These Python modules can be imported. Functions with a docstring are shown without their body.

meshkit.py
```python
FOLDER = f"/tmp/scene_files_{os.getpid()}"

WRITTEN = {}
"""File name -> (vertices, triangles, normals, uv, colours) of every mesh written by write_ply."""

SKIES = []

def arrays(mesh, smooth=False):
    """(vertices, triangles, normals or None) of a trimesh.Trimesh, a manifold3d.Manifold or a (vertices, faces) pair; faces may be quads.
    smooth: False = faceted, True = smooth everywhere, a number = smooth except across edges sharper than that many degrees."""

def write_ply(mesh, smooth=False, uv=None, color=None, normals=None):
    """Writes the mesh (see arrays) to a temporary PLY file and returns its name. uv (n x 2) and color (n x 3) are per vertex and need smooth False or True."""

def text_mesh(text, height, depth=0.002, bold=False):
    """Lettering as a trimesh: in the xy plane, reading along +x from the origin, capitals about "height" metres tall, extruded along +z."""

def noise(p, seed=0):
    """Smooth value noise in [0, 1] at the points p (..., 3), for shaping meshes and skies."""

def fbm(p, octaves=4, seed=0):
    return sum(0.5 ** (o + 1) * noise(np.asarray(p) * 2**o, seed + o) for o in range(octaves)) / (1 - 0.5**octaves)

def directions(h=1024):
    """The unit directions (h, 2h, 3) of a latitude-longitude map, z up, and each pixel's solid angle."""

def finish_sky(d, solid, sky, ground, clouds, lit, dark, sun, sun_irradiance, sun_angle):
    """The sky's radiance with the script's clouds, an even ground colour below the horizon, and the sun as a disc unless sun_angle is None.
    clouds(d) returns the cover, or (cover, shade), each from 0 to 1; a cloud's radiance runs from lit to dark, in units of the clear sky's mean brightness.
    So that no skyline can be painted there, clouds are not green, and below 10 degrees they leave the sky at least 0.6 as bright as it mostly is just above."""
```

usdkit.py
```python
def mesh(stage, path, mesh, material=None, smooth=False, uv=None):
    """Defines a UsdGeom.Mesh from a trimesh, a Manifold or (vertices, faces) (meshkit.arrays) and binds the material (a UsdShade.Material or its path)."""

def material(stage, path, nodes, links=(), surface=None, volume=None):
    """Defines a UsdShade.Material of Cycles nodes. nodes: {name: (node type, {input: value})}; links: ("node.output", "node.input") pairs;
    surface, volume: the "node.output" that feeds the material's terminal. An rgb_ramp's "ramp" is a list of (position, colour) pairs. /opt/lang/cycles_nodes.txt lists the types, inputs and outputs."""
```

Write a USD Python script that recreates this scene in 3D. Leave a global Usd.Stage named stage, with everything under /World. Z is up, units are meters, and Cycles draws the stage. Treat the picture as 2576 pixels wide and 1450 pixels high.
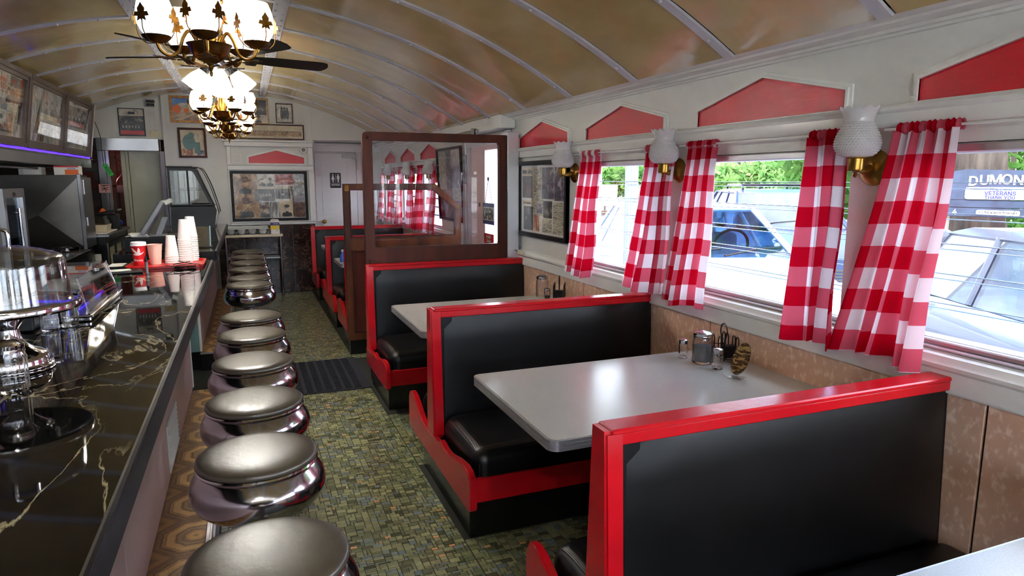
import math, numpy as np, trimesh, manifold3d as m3, usdkit, meshkit
from shapely.geometry import Polygon, Point, box as sbox
from shapely import affinity
from shapely.ops import unary_union
from pxr import Usd, UsdGeom, UsdLux, UsdShade, Gf, Sdf, Vt

# brightness of the picture (stops), sky, sun, lamp glass, blue strip
EXPOSURE, SKY, SUNI, LAMP, LED = 4.95, 1.1, 0.3, 0.34, 0.3
stage = Usd.Stage.CreateInMemory()
UsdGeom.SetStageUpAxis(stage, 'Z'); UsdGeom.SetStageMetersPerUnit(stage, 1.0)
UsdGeom.Xform.Define(stage, '/World')
RNG = np.random.default_rng(11)
pi = math.pi

# ------------------------------------------------------------------ camera, sky, sun, exposure
cam = UsdGeom.Camera.Define(stage, '/World/camera')
cam.CreateHorizontalApertureAttr(36.0); cam.CreateFocalLengthAttr(36.0 * 1670 / 2576)
cam.AddTranslateOp().Set((0, 0, 1.55)); cam.AddRotateXYZOp().Set((80.8, 0, -21.7))
cam.CreateClippingRangeAttr((0.03, 500.0))
cam.CreateExposureAttr(EXPOSURE)
SUN = np.array([-0.35, -0.45, 0.82]); SUN = SUN / np.linalg.norm(SUN)
sky_mat = usdkit.material(stage, '/World/Looks/sky', {
    't': ('texture_coordinate', {}), 'n': ('noise_texture', {'scale': 2.2, 'detail': 6.0, 'roughness': 0.6}),
    'r': ('rgb_ramp', {'ramp': [(0.42, (0, 0, 0)), (0.62, (1, 1, 1))]}),
    's': ('sky_texture', {'sky_type': 'hosek_wilkie', 'sun_direction': tuple(SUN), 'turbidity': 3.5}),
    'm': ('mix_color', {'blend_type': 'mix', 'b': (0.5, 0.52, 0.56)}),
    'b': ('background_shader', {'strength': SKY})},
    [('t.generated', 'n.vector'), ('n.fac', 'r.fac'), ('r.color', 'm.fac'), ('s.color', 'm.a'), ('m.result', 'b.color')], surface='b.background')
dome = UsdLux.DomeLight.Define(stage, '/World/sky'); dome.CreateIntensityAttr(1.0)
UsdShade.MaterialBindingAPI.Apply(dome.GetPrim()).Bind(sky_mat)
sun = UsdLux.DistantLight.Define(stage, '/World/sun'); sun.CreateIntensityAttr(SUNI); sun.CreateAngleAttr(0.53)
sun.CreateColorAttr(Gf.Vec3f(1.0, 0.95, 0.87))
sun.AddRotateXYZOp().Set((math.degrees(math.acos(SUN[2])), 0, math.degrees(math.atan2(SUN[0], -SUN[1]))))

# ------------------------------------------------------------------ helpers: prims
taken = {}
def numbered(parent, name):
    k = taken.get((parent, name), 0); taken[(parent, name)] = k + 1
    return f'{parent}/{name}' if k == 0 else f'{parent}/{name}_{k:03d}'

def say(prim, label=None, cat=None, group=None, kind=None):
    for k, v in (('label', label), ('category', cat), ('group', group), ('kind', kind)):
        if v: prim.SetCustomDataByKey(k, v)
    return prim

def thing(name, label, cat, loc=(0, 0, 0), rz=0.0, group=None, rx=0.0):
    x = UsdGeom.Xform.Define(stage, numbered('/World', name))
    x.AddTranslateOp().Set(Gf.Vec3d(*map(float, loc))); x.AddRotateXYZOp().Set(Gf.Vec3f(float(rx), 0, float(rz)))
    say(x.GetPrim(), label, cat, group)
    return str(x.GetPath())

def obj(parent, name, mesh, mat, smooth=30, label=None, kind=None, uv=None):
    path = numbered(parent, name)
    m = usdkit.mesh(stage, path, mesh, MATS[mat] if isinstance(mat, str) else mat, smooth=smooth, uv=uv)
    say(m.GetPrim(), label, None, None, kind)
    return path

def one(name, mesh, mat, label, cat, group=None, smooth=30, kind=None):
    p = obj('/World', name, mesh, mat, smooth)
    say(stage.GetPrimAtPath(p), label, cat, group, kind)
    return p

def struct(name, mesh, mat, smooth=30, parent='/World'):
    p = obj(parent, name, mesh, mat, smooth)
    if parent == '/World': say(stage.GetPrimAtPath(p), None, None, None, 'structure')
    return p

def struct_x(name):
    x = UsdGeom.Xform.Define(stage, numbered('/World', name)); say(x.GetPrim(), kind='structure')
    return str(x.GetPath())

def copy(src, loc, label=None, rz=0.0, group=None, name=None, rx=0.0):
    sp = stage.GetPrimAtPath(src); base = name or src.split('/')[-1].rsplit('_0', 1)[0]
    x = UsdGeom.Xform.Define(stage, numbered('/World', base)); p = x.GetPrim()
    p.GetReferences().AddInternalReference(sp.GetPath())
    ops = x.GetOrderedXformOps()
    ops[0].Set(Gf.Vec3d(*map(float, loc))); ops[1].Set(Gf.Vec3f(float(rx), 0, float(rz)))
    p.SetInstanceable(True)
    was = sp.GetCustomData()
    say(p, label or was.get('label'), was.get('category'), group or was.get('group'))
    return str(x.GetPath())

# ------------------------------------------------------------------ helpers: meshes
def cat(*ms):
    out = []
    for m in ms: out += list(m) if isinstance(m, (list, tuple)) else [m]
    return trimesh.util.concatenate(out)

def box(x0, x1, y0, y1, z0, z1):
    b = trimesh.creation.box((abs(x1 - x0), abs(y1 - y0), abs(z1 - z0)))
    return b.apply_translation(((x0 + x1) / 2, (y0 + y1) / 2, (z0 + z1) / 2))

def cbox(x0, x1, y0, y1, z0, z1, c=0.004):
    "box with chamfered edges"
    lo, hi = np.array([x0, y0, z0], float), np.array([x1, y1, z1], float)
    lo, hi = np.minimum(lo, hi), np.maximum(lo, hi); c = min(c, 0.45 * (hi - lo).min()); pts = []
    for k in range(8):
        s = [(k >> i) & 1 for i in range(3)]
        for a in range(3):
            p = [(hi[i] if s[i] else lo[i]) + (0 if i == a else (-c if s[i] else c)) for i in range(3)]
            pts.append(p)
    return trimesh.convex.convex_hull(np.array(pts))

def rbox(x0, x1, y0, y1, z0, z1, r=0.02, n=10):
    "box with round edges: hull of eight spheres"
    s = m3.Manifold.sphere(r, n * 2)
    hs = [s.translate((x, y, z)) for x in (x0 + r, x1 - r) for y in (y0 + r, y1 - r) for z in (z0 + r, z1 - r)]
    m = m3.Manifold.batch_hull(hs).to_mesh()
    return trimesh.Trimesh(m.vert_properties[:, :3], m.tri_verts)

def hull(pts): return trimesh.convex.convex_hull(np.array(pts, float))

def grid_mesh(P):
    "P (n, m, 3) -> open sheet"
    n, m = P.shape[:2]; i = np.arange(n * m).reshape(n, m)
    a, b, c, d = i[:-1, :-1].ravel(), i[1:, :-1].ravel(), i[1:, 1:].ravel(), i[:-1, 1:].ravel()
    return trimesh.Trimesh(P.reshape(-1, 3), np.vstack([np.c_[a, b, c], np.c_[a, c, d]]), process=False)

def lathe(prof, n=32, arc=None):
    "profile [(r, z)] turned about z"
    prof = np.array(prof, float); a = np.linspace(0, 2 * pi, n + 1)[:-1]
    m = len(prof); V = np.stack([np.outer(np.cos(a), prof[:, 0]), np.outer(np.sin(a), prof[:, 0]), np.tile(prof[:, 1], (n, 1))], -1)
    i = np.arange(n * m).reshape(n, m); j = np.roll(i, -1, 0)
    a_, b_, c_, d_ = i[:, :-1].ravel(), j[:, :-1].ravel(), j[:, 1:].ravel(), i[:, 1:].ravel()
    f = np.vstack([np.c_[a_, b_, c_], np.c_[a_, c_, d_]])
    t = trimesh.Trimesh(V.reshape(-1, 3), f, process=False); t.merge_vertices(); t.update_faces(t.nondegenerate_faces())
    return t

def cyl(p, q, r, n=20, r2=None):
    p, q = np.array(p, float), np.array(q, float); d = q - p; L = np.linalg.norm(d)
    t = lathe([(0, 0), (r, 0), (r if r2 is None else r2, L), (0, L)], n)
    return t.apply_transform(trimesh.geometry.align_vectors((0, 0, 1), d / L)).apply_translation(p)

def tube(pts, r, n=8, closed=False):
    P = np.array(pts, float); N = len(P)
    T = (np.roll(P, -1, 0) - np.roll(P, 1, 0)) if closed else np.gradient(P, axis=0)
    T /= np.maximum(np.linalg.norm(T, axis=1, keepdims=True), 1e-9)
    u = np.cross(T[0], (0, 0, 1.0) if abs(T[0][2]) < .9 else (1.0, 0, 0)); u /= np.linalg.norm(u)
    R = np.full(N, r) if np.ndim(r) == 0 else np.array(r, float); rows = []
    for k in range(N):
        u = u - T[k] * (u @ T[k]); u /= np.linalg.norm(u); w = np.cross(T[k], u)
        a = np.arange(n) * 2 * pi / n
        rows.append(P[k] + R[k] * (np.cos(a)[:, None] * u + np.sin(a)[:, None] * w))
    V = np.array(rows); i = np.arange(N * n).reshape(N, n); nx = np.roll(i, -1, 1)
    k0, k1 = (i, np.roll(i, -1, 0)) if closed else (i[:-1], i[1:]); m0, m1 = (nx, np.roll(nx, -1, 0)) if closed else (nx[:-1], nx[1:])
    a_, b_, c_, d_ = k0.ravel(), m0.ravel(), m1.ravel(), k1.ravel()
    f = [np.c_[a_, b_, c_], np.c_[a_, c_, d_]]; V = V.reshape(-1, 3)
    if not closed:
        V = np.vstack([V, P[0], P[-1]]); e = N * n
        f += [np.c_[nx[0], i[0], np.full(n, e)], np.c_[i[-1], nx[-1], np.full(n, e + 1)]]
    return trimesh.Trimesh(V, np.vstack(f), process=False)

def curve(pts, n=24):
    "Catmull-Rom through pts"
    P = np.array(pts, float); Q = np.vstack([2 * P[0] - P[1], P, 2 * P[-1] - P[-2]]); out = []
    t = np.linspace(0, len(P) - 1, n)
    for x in t:
        k = min(int(x), len(P) - 2); s = x - k; a, b, c, d = Q[k:k + 4]
        out.append(.5 * ((2 * b) + (c - a) * s + (2 * a - 5 * b + 4 * c - d) * s * s + (3 * b - a - 3 * c + d) * s ** 3))
    return np.array(out)

AX = {'z': np.eye(4), 'x': np.array([[0, 0, 1, 0], [1, 0, 0, 0], [0, 1, 0, 0], [0, 0, 0, 1.]]), 'y': np.array([[1, 0, 0, 0], [0, 0, 1, 0], [0, 1, 0, 0], [0, 0, 0, 1.]])}
def prism(poly, axis, a, b):
    "polygon extruded from a to b: axis x takes (y, z), axis y takes (x, z), axis z takes (x, y)"
    if not hasattr(poly, 'geom_type'): poly = Polygon(poly)
    out = []
    for g in getattr(poly, 'geoms', [poly]):
        if g.area < 1e-9: continue
        t = trimesh.creation.extrude_polygon(g, abs(b - a), engine='earcut'); t.apply_translation((0, 0, min(a, b)))
        out.append(t.apply_transform(AX[axis]))
    m = cat(out)
    if m.volume < 0: m.invert()
    return m

def mv(m, x=0, y=0, z=0, rz=0, rx=0, ry=0, s=1.0):
    m = m.copy()
    if np.ndim(s) or s != 1.0: m.apply_scale(s)
    for ang, ax in ((rx, (1, 0, 0)), (ry, (0, 1, 0)), (rz, (0, 0, 1))):
        if ang: m.apply_transform(trimesh.transformations.rotation_matrix(math.radians(ang), ax))
    return m.apply_translation((x, y, z))

def text(s, h, depth=0.002, bold=True, width=None):
    "lettering that stands in the xz plane, front towards -y, centred"
    t = meshkit.text_mesh(s, h, depth, bold); t.apply_transform(np.array([[1, 0, 0, 0], [0, 0, -1, 0], [0, 1, 0, 0], [0, 0, 0, 1.]]))
    if t.volume < 0: t.invert()
    b = t.bounds; t.apply_translation((-(b[0][0] + b[1][0]) / 2, 0, -(b[0][2] + b[1][2]) / 2))
    if width: t.apply_scale((width / (b[1][0] - b[0][0]), 1, 1))
    return t

def displace(m, amp, freq, seed=0):
    n = m.vertex_normals.copy(); m.vertices = m.vertices + n * ((meshkit.fbm(m.vertices * freq + 31.7, 3, seed) - .5) * 2 * amp)[:, None]
    return m

def ring(w, h, t, x=0, z=0):
    return sbox(x - w / 2, z - h / 2, x + w / 2, z + h / 2).difference(sbox(x - w / 2 + t, z - h / 2 + t, x + w / 2 - t, z + h / 2 - t))

def rrect(x0, y0, x1, y1, r): return sbox(x0 + r, y0 + r, x1 - r, y1 - r).buffer(r, quad_segs=6)
def ell(cx, cy, a, b): return affinity.scale(Point(cx, cy).buffer(1, quad_segs=10), a, b)

# ------------------------------------------------------------------ materials
MATS = {}
def lin(*c): return tuple((x / 255 / 12.92) if x / 255 <= .04045 else ((x / 255 + .055) / 1.055) ** 2.4 for x in c)

def mat(name, col, rough=.5, metal=0.0, noise=None, bump=None, stretch=None, **p):
    """col in sRGB 0..255. noise = (scale, colour 2[, detail[, low, high]]); bump = (scale, distance[, detail])"""
    nodes = {'p': ('principled_bsdf', {'base_color': lin(*col), 'roughness': rough, 'metallic': metal, **p})}; links = []
    if noise or bump:
        nodes['t'] = ('texture_coordinate', {}); src = 't.object'
        if stretch:
            nodes['mp'] = ('mapping', {'scale': stretch}); links.append(('t.object', 'mp.vector')); src = 'mp.vector'
    if noise:
        sc, c2 = noise[:2]; d = noise[2] if len(noise) > 2 else 3.0; lo, hi = noise[3:5] if len(noise) > 4 else (.35, .65)
        nodes['n'] = ('noise_texture', {'scale': float(sc), 'detail': float(d)})
        nodes['r'] = ('rgb_ramp', {'ramp': [(lo, lin(*col)), (hi, lin(*c2))]})
        links += [(src, 'n.vector'), ('n.fac', 'r.fac'), ('r.color', 'p.base_color')]
    if bump:
        nodes['bn'] = ('noise_texture', {'scale': float(bump[0]), 'detail': float(bump[2]) if len(bump) > 2 else 2.0})
        nodes['b'] = ('bump', {'distance': float(bump[1]), 'strength': 1.0})
        links += [(src, 'bn.vector'), ('bn.fac', 'b.height'), ('b.normal', 'p.normal')]
    MATS[name] = usdkit.material(stage, f'/World/Looks/{name}', nodes, links, surface='p.BSDF')
    return MATS[name]

def glow(name, col, strength, base=(240, 240, 240)):
    MATS[name] = usdkit.material(stage, f'/World/Looks/{name}', {'p': ('principled_bsdf', {'base_color': lin(*base), 'roughness': .4, 'emission_color': lin(*col), 'emission_strength': float(strength)})}, surface='p.BSDF')

def pane(name, tint=(1, 1, 1), f0=.04, rough=0.0):
    "thin sheet glass: clear, with a mirror share that rises towards grazing angles, alike from both sides"
    MATS[name] = usdkit.material(stage, f'/World/Looks/{name}', {'w': ('layer_weight', {'blend': .5}), 'q': ('math', {'math_type': 'power', 'value2': 5.0}), 'f': ('math', {'math_type': 'multiply_add', 'value2': .9 - f0, 'value3': f0}), 'a': ('transparent_bsdf', {'color': tint}), 'g': ('glossy_bsdf', {'color': (1, 1, 1), 'roughness': rough}), 'm': ('mix_closure', {})},
        [('w.facing', 'q.value1'), ('q.value', 'f.value1'), ('f.value', 'm.fac'), ('a.BSDF', 'm.closure1'), ('g.BSDF', 'm.closure2')], surface='m.closure')

mat('white_paint', (222, 222, 218), .38, noise=(1.3, (212, 212, 206)), bump=(38, .0012, 4))
mat('white_trim', (226, 226, 222), .3, bump=(60, .0006))
mat('cream_paint', (206, 206, 184), .5, noise=(2, (196, 198, 174)))
mat('red_paint', (216, 20, 42), .33, noise=(3, (204, 16, 38)), bump=(30, .0012, 4), stretch=(1, 1, 3))
mat('red_gloss', (206, 16, 30), .22, noise=(4, (196, 14, 28)), bump=(14, .0008, 3))
mat('vinyl', (10, 10, 11), .38, bump=(160, .0003, 3), specular_ior_level=.4)
mat('vinyl_welt', (12, 12, 13), .42)
mat('black_base', (14, 15, 13), .22, bump=(9, .001))
mat('black_paint', (17, 17, 19), .42, specular_ior_level=.22)
mat('black_plastic', (13, 13, 14), .38, specular_ior_level=.35)
mat('brown_vinyl', (74, 66, 54), .34, specular_ior_level=.8, noise=(8, (66, 58, 48)), bump=(55, .0005, 3))
mat('chrome', (205, 203, 208), .07, 1.0)
mat('chrome_worn', (168, 164, 170), .13, 1.0, noise=(5, (196, 193, 198)), bump=(25, .0002))
mat('steel', (150, 150, 150), .28, 1.0, noise=(3, (165, 165, 165)), bump=(2.5, .002))
mat('steel_dark', (80, 78, 76), .34, 1.0, noise=(2.2, (104, 100, 95)), bump=(4, .0015))
mat('aluminium', (206, 206, 210), .48, 1.0)
mat('laminate', (188, 187, 180), .22, noise=(260, (172, 172, 166), 2), bump=(3, .0006))
mat('wains', (216, 174, 148), .45, noise=(42, (240, 212, 190), 6, .52, .66), stretch=(1, 1, .7), bump=(30, .0004))
mat('counter_panel', (186, 160, 156), .42, noise=(3, (176, 146, 138), 4), bump=(90, .0004), stretch=(1, .3, 1))
mat('ceiling_tan', (188, 168, 114), .17, noise=(1.6, (202, 180, 128), 5), stretch=(1, 2.4, 1), bump=(1.5, .012, 2), coat_weight=.35, coat_roughness=.06)
mat('ceiling_tan_b', (194, 174, 122), .16, noise=(2.1, (180, 158, 104), 5), stretch=(2.0, 1.1, 1), bump=(1.8, .012, 2), coat_weight=.35, coat_roughness=.06)
mat('rib_white', (196, 196, 202), .35, bump=(30, .0005))
mat('gap_black', (20, 18, 14), .7)
mat('brass', (170, 132, 62), .3, 1.0, noise=(14, (146, 110, 50)), bump=(40, .0004))
mat('antique_gold', (196, 146, 62), .32, 1.0, noise=(20, (120, 82, 32)), bump=(30, .001))
mat('bronze', (104, 72, 36), .38, 1.0, noise=(14, (136, 98, 52)))
MATS['milk_glass'] = usdkit.material(stage, '/World/Looks/milk_glass', {'d': ('diffuse_bsdf', {'color': (.93, .92, .93)}), 'l': ('translucent_bsdf', {'color': (.93, .92, .93)}), 'm': ('mix_closure', {'fac': .45}), 'g': ('glossy_bsdf', {'color': (1, 1, 1), 'roughness': .12}), 'f': ('fresnel', {'IOR': 1.45}), 'o': ('mix_closure', {})},
    [('d.BSDF', 'm.closure1'), ('l.BSDF', 'm.closure2'), ('f.fac', 'o.fac'), ('m.closure', 'o.closure1'), ('g.BSDF', 'o.closure2')], surface='o.closure')
mat('dark_wood', (64, 27, 18), .42, specular_ior_level=.22, noise=(9, (84, 38, 24), 5), stretch=(1, 1, .12), bump=(30, .0005))
mat('brown_wood', (112, 62, 34), .42, specular_ior_level=.25, noise=(8, (70, 36, 22), 5), stretch=(1, 1, .12), bump=(30, .0006))
mat('mahogany', (88, 36, 26), .42, specular_ior_level=.25, noise=(7, (62, 26, 20), 5), stretch=(1, 1, .1), bump=(30, .0005))
mat('frame_brown', (92, 72, 60), .36, noise=(20, (74, 56, 46), 4), stretch=(.15, 1, 1))
mat('grout', (34, 36, 26), .8)
mat('mat_rubber', (34, 34, 46), .85, bump=(400, .002))
mat('paper_white', (232, 228, 222), .6)
mat('cup_white', (236, 233, 226), .5)
mat('cup_pink', (236, 196, 176), .5)
mat('cup_red', (196, 18, 28), .4)
mat('lid_white', (240, 240, 242), .4)
mat('tray_red', (206, 26, 22), .3)
mat('grey_plastic', (128, 130, 136), .4)
mat('light_grey', (204, 206, 200), .4)
mat('cream_plastic', (222, 208, 178), .4)
mat('orange', (232, 110, 40), .5)
mat('blue', (42, 92, 190), .5)
mat('green_tag', (60, 200, 80), .5)
mat('yellow', (240, 206, 30), .5)
mat('navy', (34, 38, 120), .5)
mat('pink_print', (226, 168, 164), .6)
mat('sign_black', (20, 20, 22), .4)
mat('gold_frame', (168, 116, 56), .35, .6, noise=(30, (120, 76, 34)))
mat('dark_tile', (60, 50, 46), .35, noise=(3, (44, 34, 32)))
mat('teal', (112, 150, 150), .5)
mat('gray_riser', (150, 146, 160), .4)
mat('asphalt', (104, 104, 106), .9, noise=(30, (122, 122, 122)))
mat('gravel', (128, 124, 118), .95, noise=(9, (82, 78, 72), 6), bump=(8, .08))
mat('car_white', (190, 196, 204), .2, coat_weight=.6)
mat('car_silver', (92, 98, 112), .28, .3, coat_weight=.6)
mat('car_blue', (58, 70, 104), .25, .3, coat_weight=.6)
mat('rubber', (20, 20, 20), .8)
mat('amber', (236, 150, 60), .25)
mat('lens', (226, 226, 222), .1)
mat('car_inside', (96, 104, 118), .7)
mat('bark', (92, 80, 68), .9, noise=(7, (52, 44, 36), 6), stretch=(1, 1, .25), bump=(9, .05))
mat('picket', (150, 140, 126), .8, noise=(6, (128, 118, 104)))
mat('sign_board', (50, 58, 76), .6, noise=(6, (66, 76, 96)), stretch=(1, .2, 1))
mat('red_wall', (196, 50, 44), .6)
mat('rail_rust', (112, 82, 64), .6)
mat('post_white', (150, 160, 178), .45)
mat('fan_black', (18, 17, 18), .45)
mat('blush', (238, 206, 208), .5)
mat('clear_glass', (255, 255, 255), .0, transmission_weight=1.0, ior=1.42)
mat('slat_edge', (170, 214, 236), .15, transmission_weight=.3)
mat('sugar', (120, 122, 126), .8)
mat('pepper', (70, 66, 62), .9, noise=(300, (40, 38, 36)))
mat('wire_black', (16, 15, 16), .4)
pane('glass_pane', (.985, .99, 1.0), .02); pane('glass_tint', (.5, .62, .74), .05); pane('glass_case', (.93, .95, .95), .012); pane('acrylic', (.975, .975, .975), .05); pane('picture_glass', (.99, .99, .99), .004)
glow('lamp_white', (255, 250, 234), LAMP); glow('lamp_blue', (190, 220, 255), LAMP * .2, (40, 42, 46)); glow('lamp_pink', (255, 214, 200), LAMP * .2, (46, 42, 40))
glow('shade_lit', (255, 250, 228), LAMP * .2); glow('bulb', (255, 251, 242), LAMP * 42); glow('led_blue', (46, 22, 255), LED, (20, 20, 60))
glow('lamp_red', (255, 120, 120), 1.2)
def leaf_mat(name, c1, c2):
    MATS[name] = usdkit.material(stage, f'/World/Looks/{name}', {'t': ('texture_coordinate', {}), 'n': ('noise_texture', {'scale': 2.5, 'detail': 3.0}), 'r': ('rgb_ramp', {'ramp': [(.35, lin(*c1)), (.65, lin(*c2))]}), 'd': ('diffuse_bsdf', {}), 'l': ('translucent_bsdf', {}), 'm': ('mix_closure', {'fac': .4})},
        [('t.object', 'n.vector'), ('n.fac', 'r.fac'), ('r.color', 'd.color'), ('r.color', 'l.color'), ('d.BSDF', 'm.closure1'), ('l.BSDF', 'm.closure2')], surface='m.closure')
leaf_mat('leaf_green', (70, 112, 50), (122, 160, 82)); leaf_mat('leaf_pale', (92, 136, 70), (146, 178, 108)); leaf_mat('leaf_dark', (60, 96, 44), (100, 140, 70))

# gingham: woven checks from the cloth's own length (u) and drop (v) in metres
nodes = {'uv': ('uvmap', {'attribute': 'st'}), 's': ('separate_xyz', {}), 'r': ('rgb_ramp', {'interpolate': False, 'ramp': [(0, lin(236, 226, 232)), (.25, lin(214, 92, 112)), (.75, lin(188, 8, 34))]}),
         'add': ('math', {'math_type': 'add'}), 'half': ('math', {'math_type': 'multiply', 'value2': .5}), 'd': ('diffuse_bsdf', {}), 'l': ('translucent_bsdf', {}), 'm': ('mix_closure', {'fac': .42}),
         'w': ('noise_texture', {'scale': 900.0, 'detail': 1.0}), 'b': ('bump', {'distance': .0006}), 't': ('texture_coordinate', {})}
links = [('uv.UV', 's.vector'), ('add.value', 'half.value1'), ('half.value', 'r.fac'), ('r.color', 'd.color'), ('r.color', 'l.color'), ('d.BSDF', 'm.closure1'), ('l.BSDF', 'm.closure2'), ('t.object', 'w.vector'), ('w.fac', 'b.height'), ('b.normal', 'd.normal')]
for ax, k in (('x', 1), ('y', 2)):
    nodes[f'm{ax}'] = ('math', {'math_type': 'multiply', 'value2': 1 / .152}); nodes[f'f{ax}'] = ('math', {'math_type': 'fraction'}); nodes[f'g{ax}'] = ('math', {'math_type': 'greater_than', 'value2': .5})
    links += [(f's.{ax}', f'm{ax}.value1'), (f'm{ax}.value', f'f{ax}.value1'), (f'f{ax}.value', f'g{ax}.value1'), (f'g{ax}.value', f'add.value{k}')]
MATS['gingham'] = usdkit.material(stage, '/World/Looks/gingham', nodes, links, surface='m.closure')

# black marble with pale veins (counter) and brown marble (far wall)
def marble(name, base, vein, scale, width, rough, rot, strength=1.0, bump=0.0):
    MATS[name] = usdkit.material(stage, f'/World/Looks/{name}', {
        't': ('texture_coordinate', {}), 'mp': ('mapping', {'scale': (scale, scale * .42, scale), 'rotation': (0, 0, rot)}),
        'n': ('noise_texture', {'scale': 1.0, 'detail': 7.0, 'roughness': .55, 'distortion': 1.3}),
        's': ('math', {'math_type': 'subtract', 'value2': .5}), 'a': ('math', {'math_type': 'absolute'}),
        'r': ('rgb_ramp', {'ramp': [(0, (1, 1, 1)), (width, (0, 0, 0))]}),
        'n2': ('noise_texture', {'scale': .8, 'detail': 2.0}), 'r2': ('rgb_ramp', {'ramp': [(.38, (0, 0, 0)), (.55, (strength,) * 3)]}),
        'mu': ('mix_color', {'blend_type': 'multiply', 'fac': 1.0}), 'mc': ('mix_color', {'a': lin(*base), 'b': lin(*vein)}),
        'p': ('principled_bsdf', {'roughness': rough})},
        [('t.object', 'mp.vector'), ('mp.vector', 'n.vector'), ('n.fac', 's.value1'), ('s.value', 'a.value1'), ('a.value', 'r.fac'), ('mp.vector', 'n2.vector'), ('n2.fac', 'r2.fac'),
         ('r.color', 'mu.a'), ('r2.color', 'mu.b'), ('mu.result', 'mc.fac'), ('mc.result', 'p.base_color')], surface='p.BSDF')
marble('black_marble', (16, 15, 13), (206, 192, 152), 4.2, .016, .03, .35)
marble('brown_marble', (44, 28, 24), (150, 116, 92), 6.5, .03, .12, .8, .8)
marble('brown_marble_b', (60, 42, 38), (150, 122, 104), 7.5, .03, .12, 2.1, .8)

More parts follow.
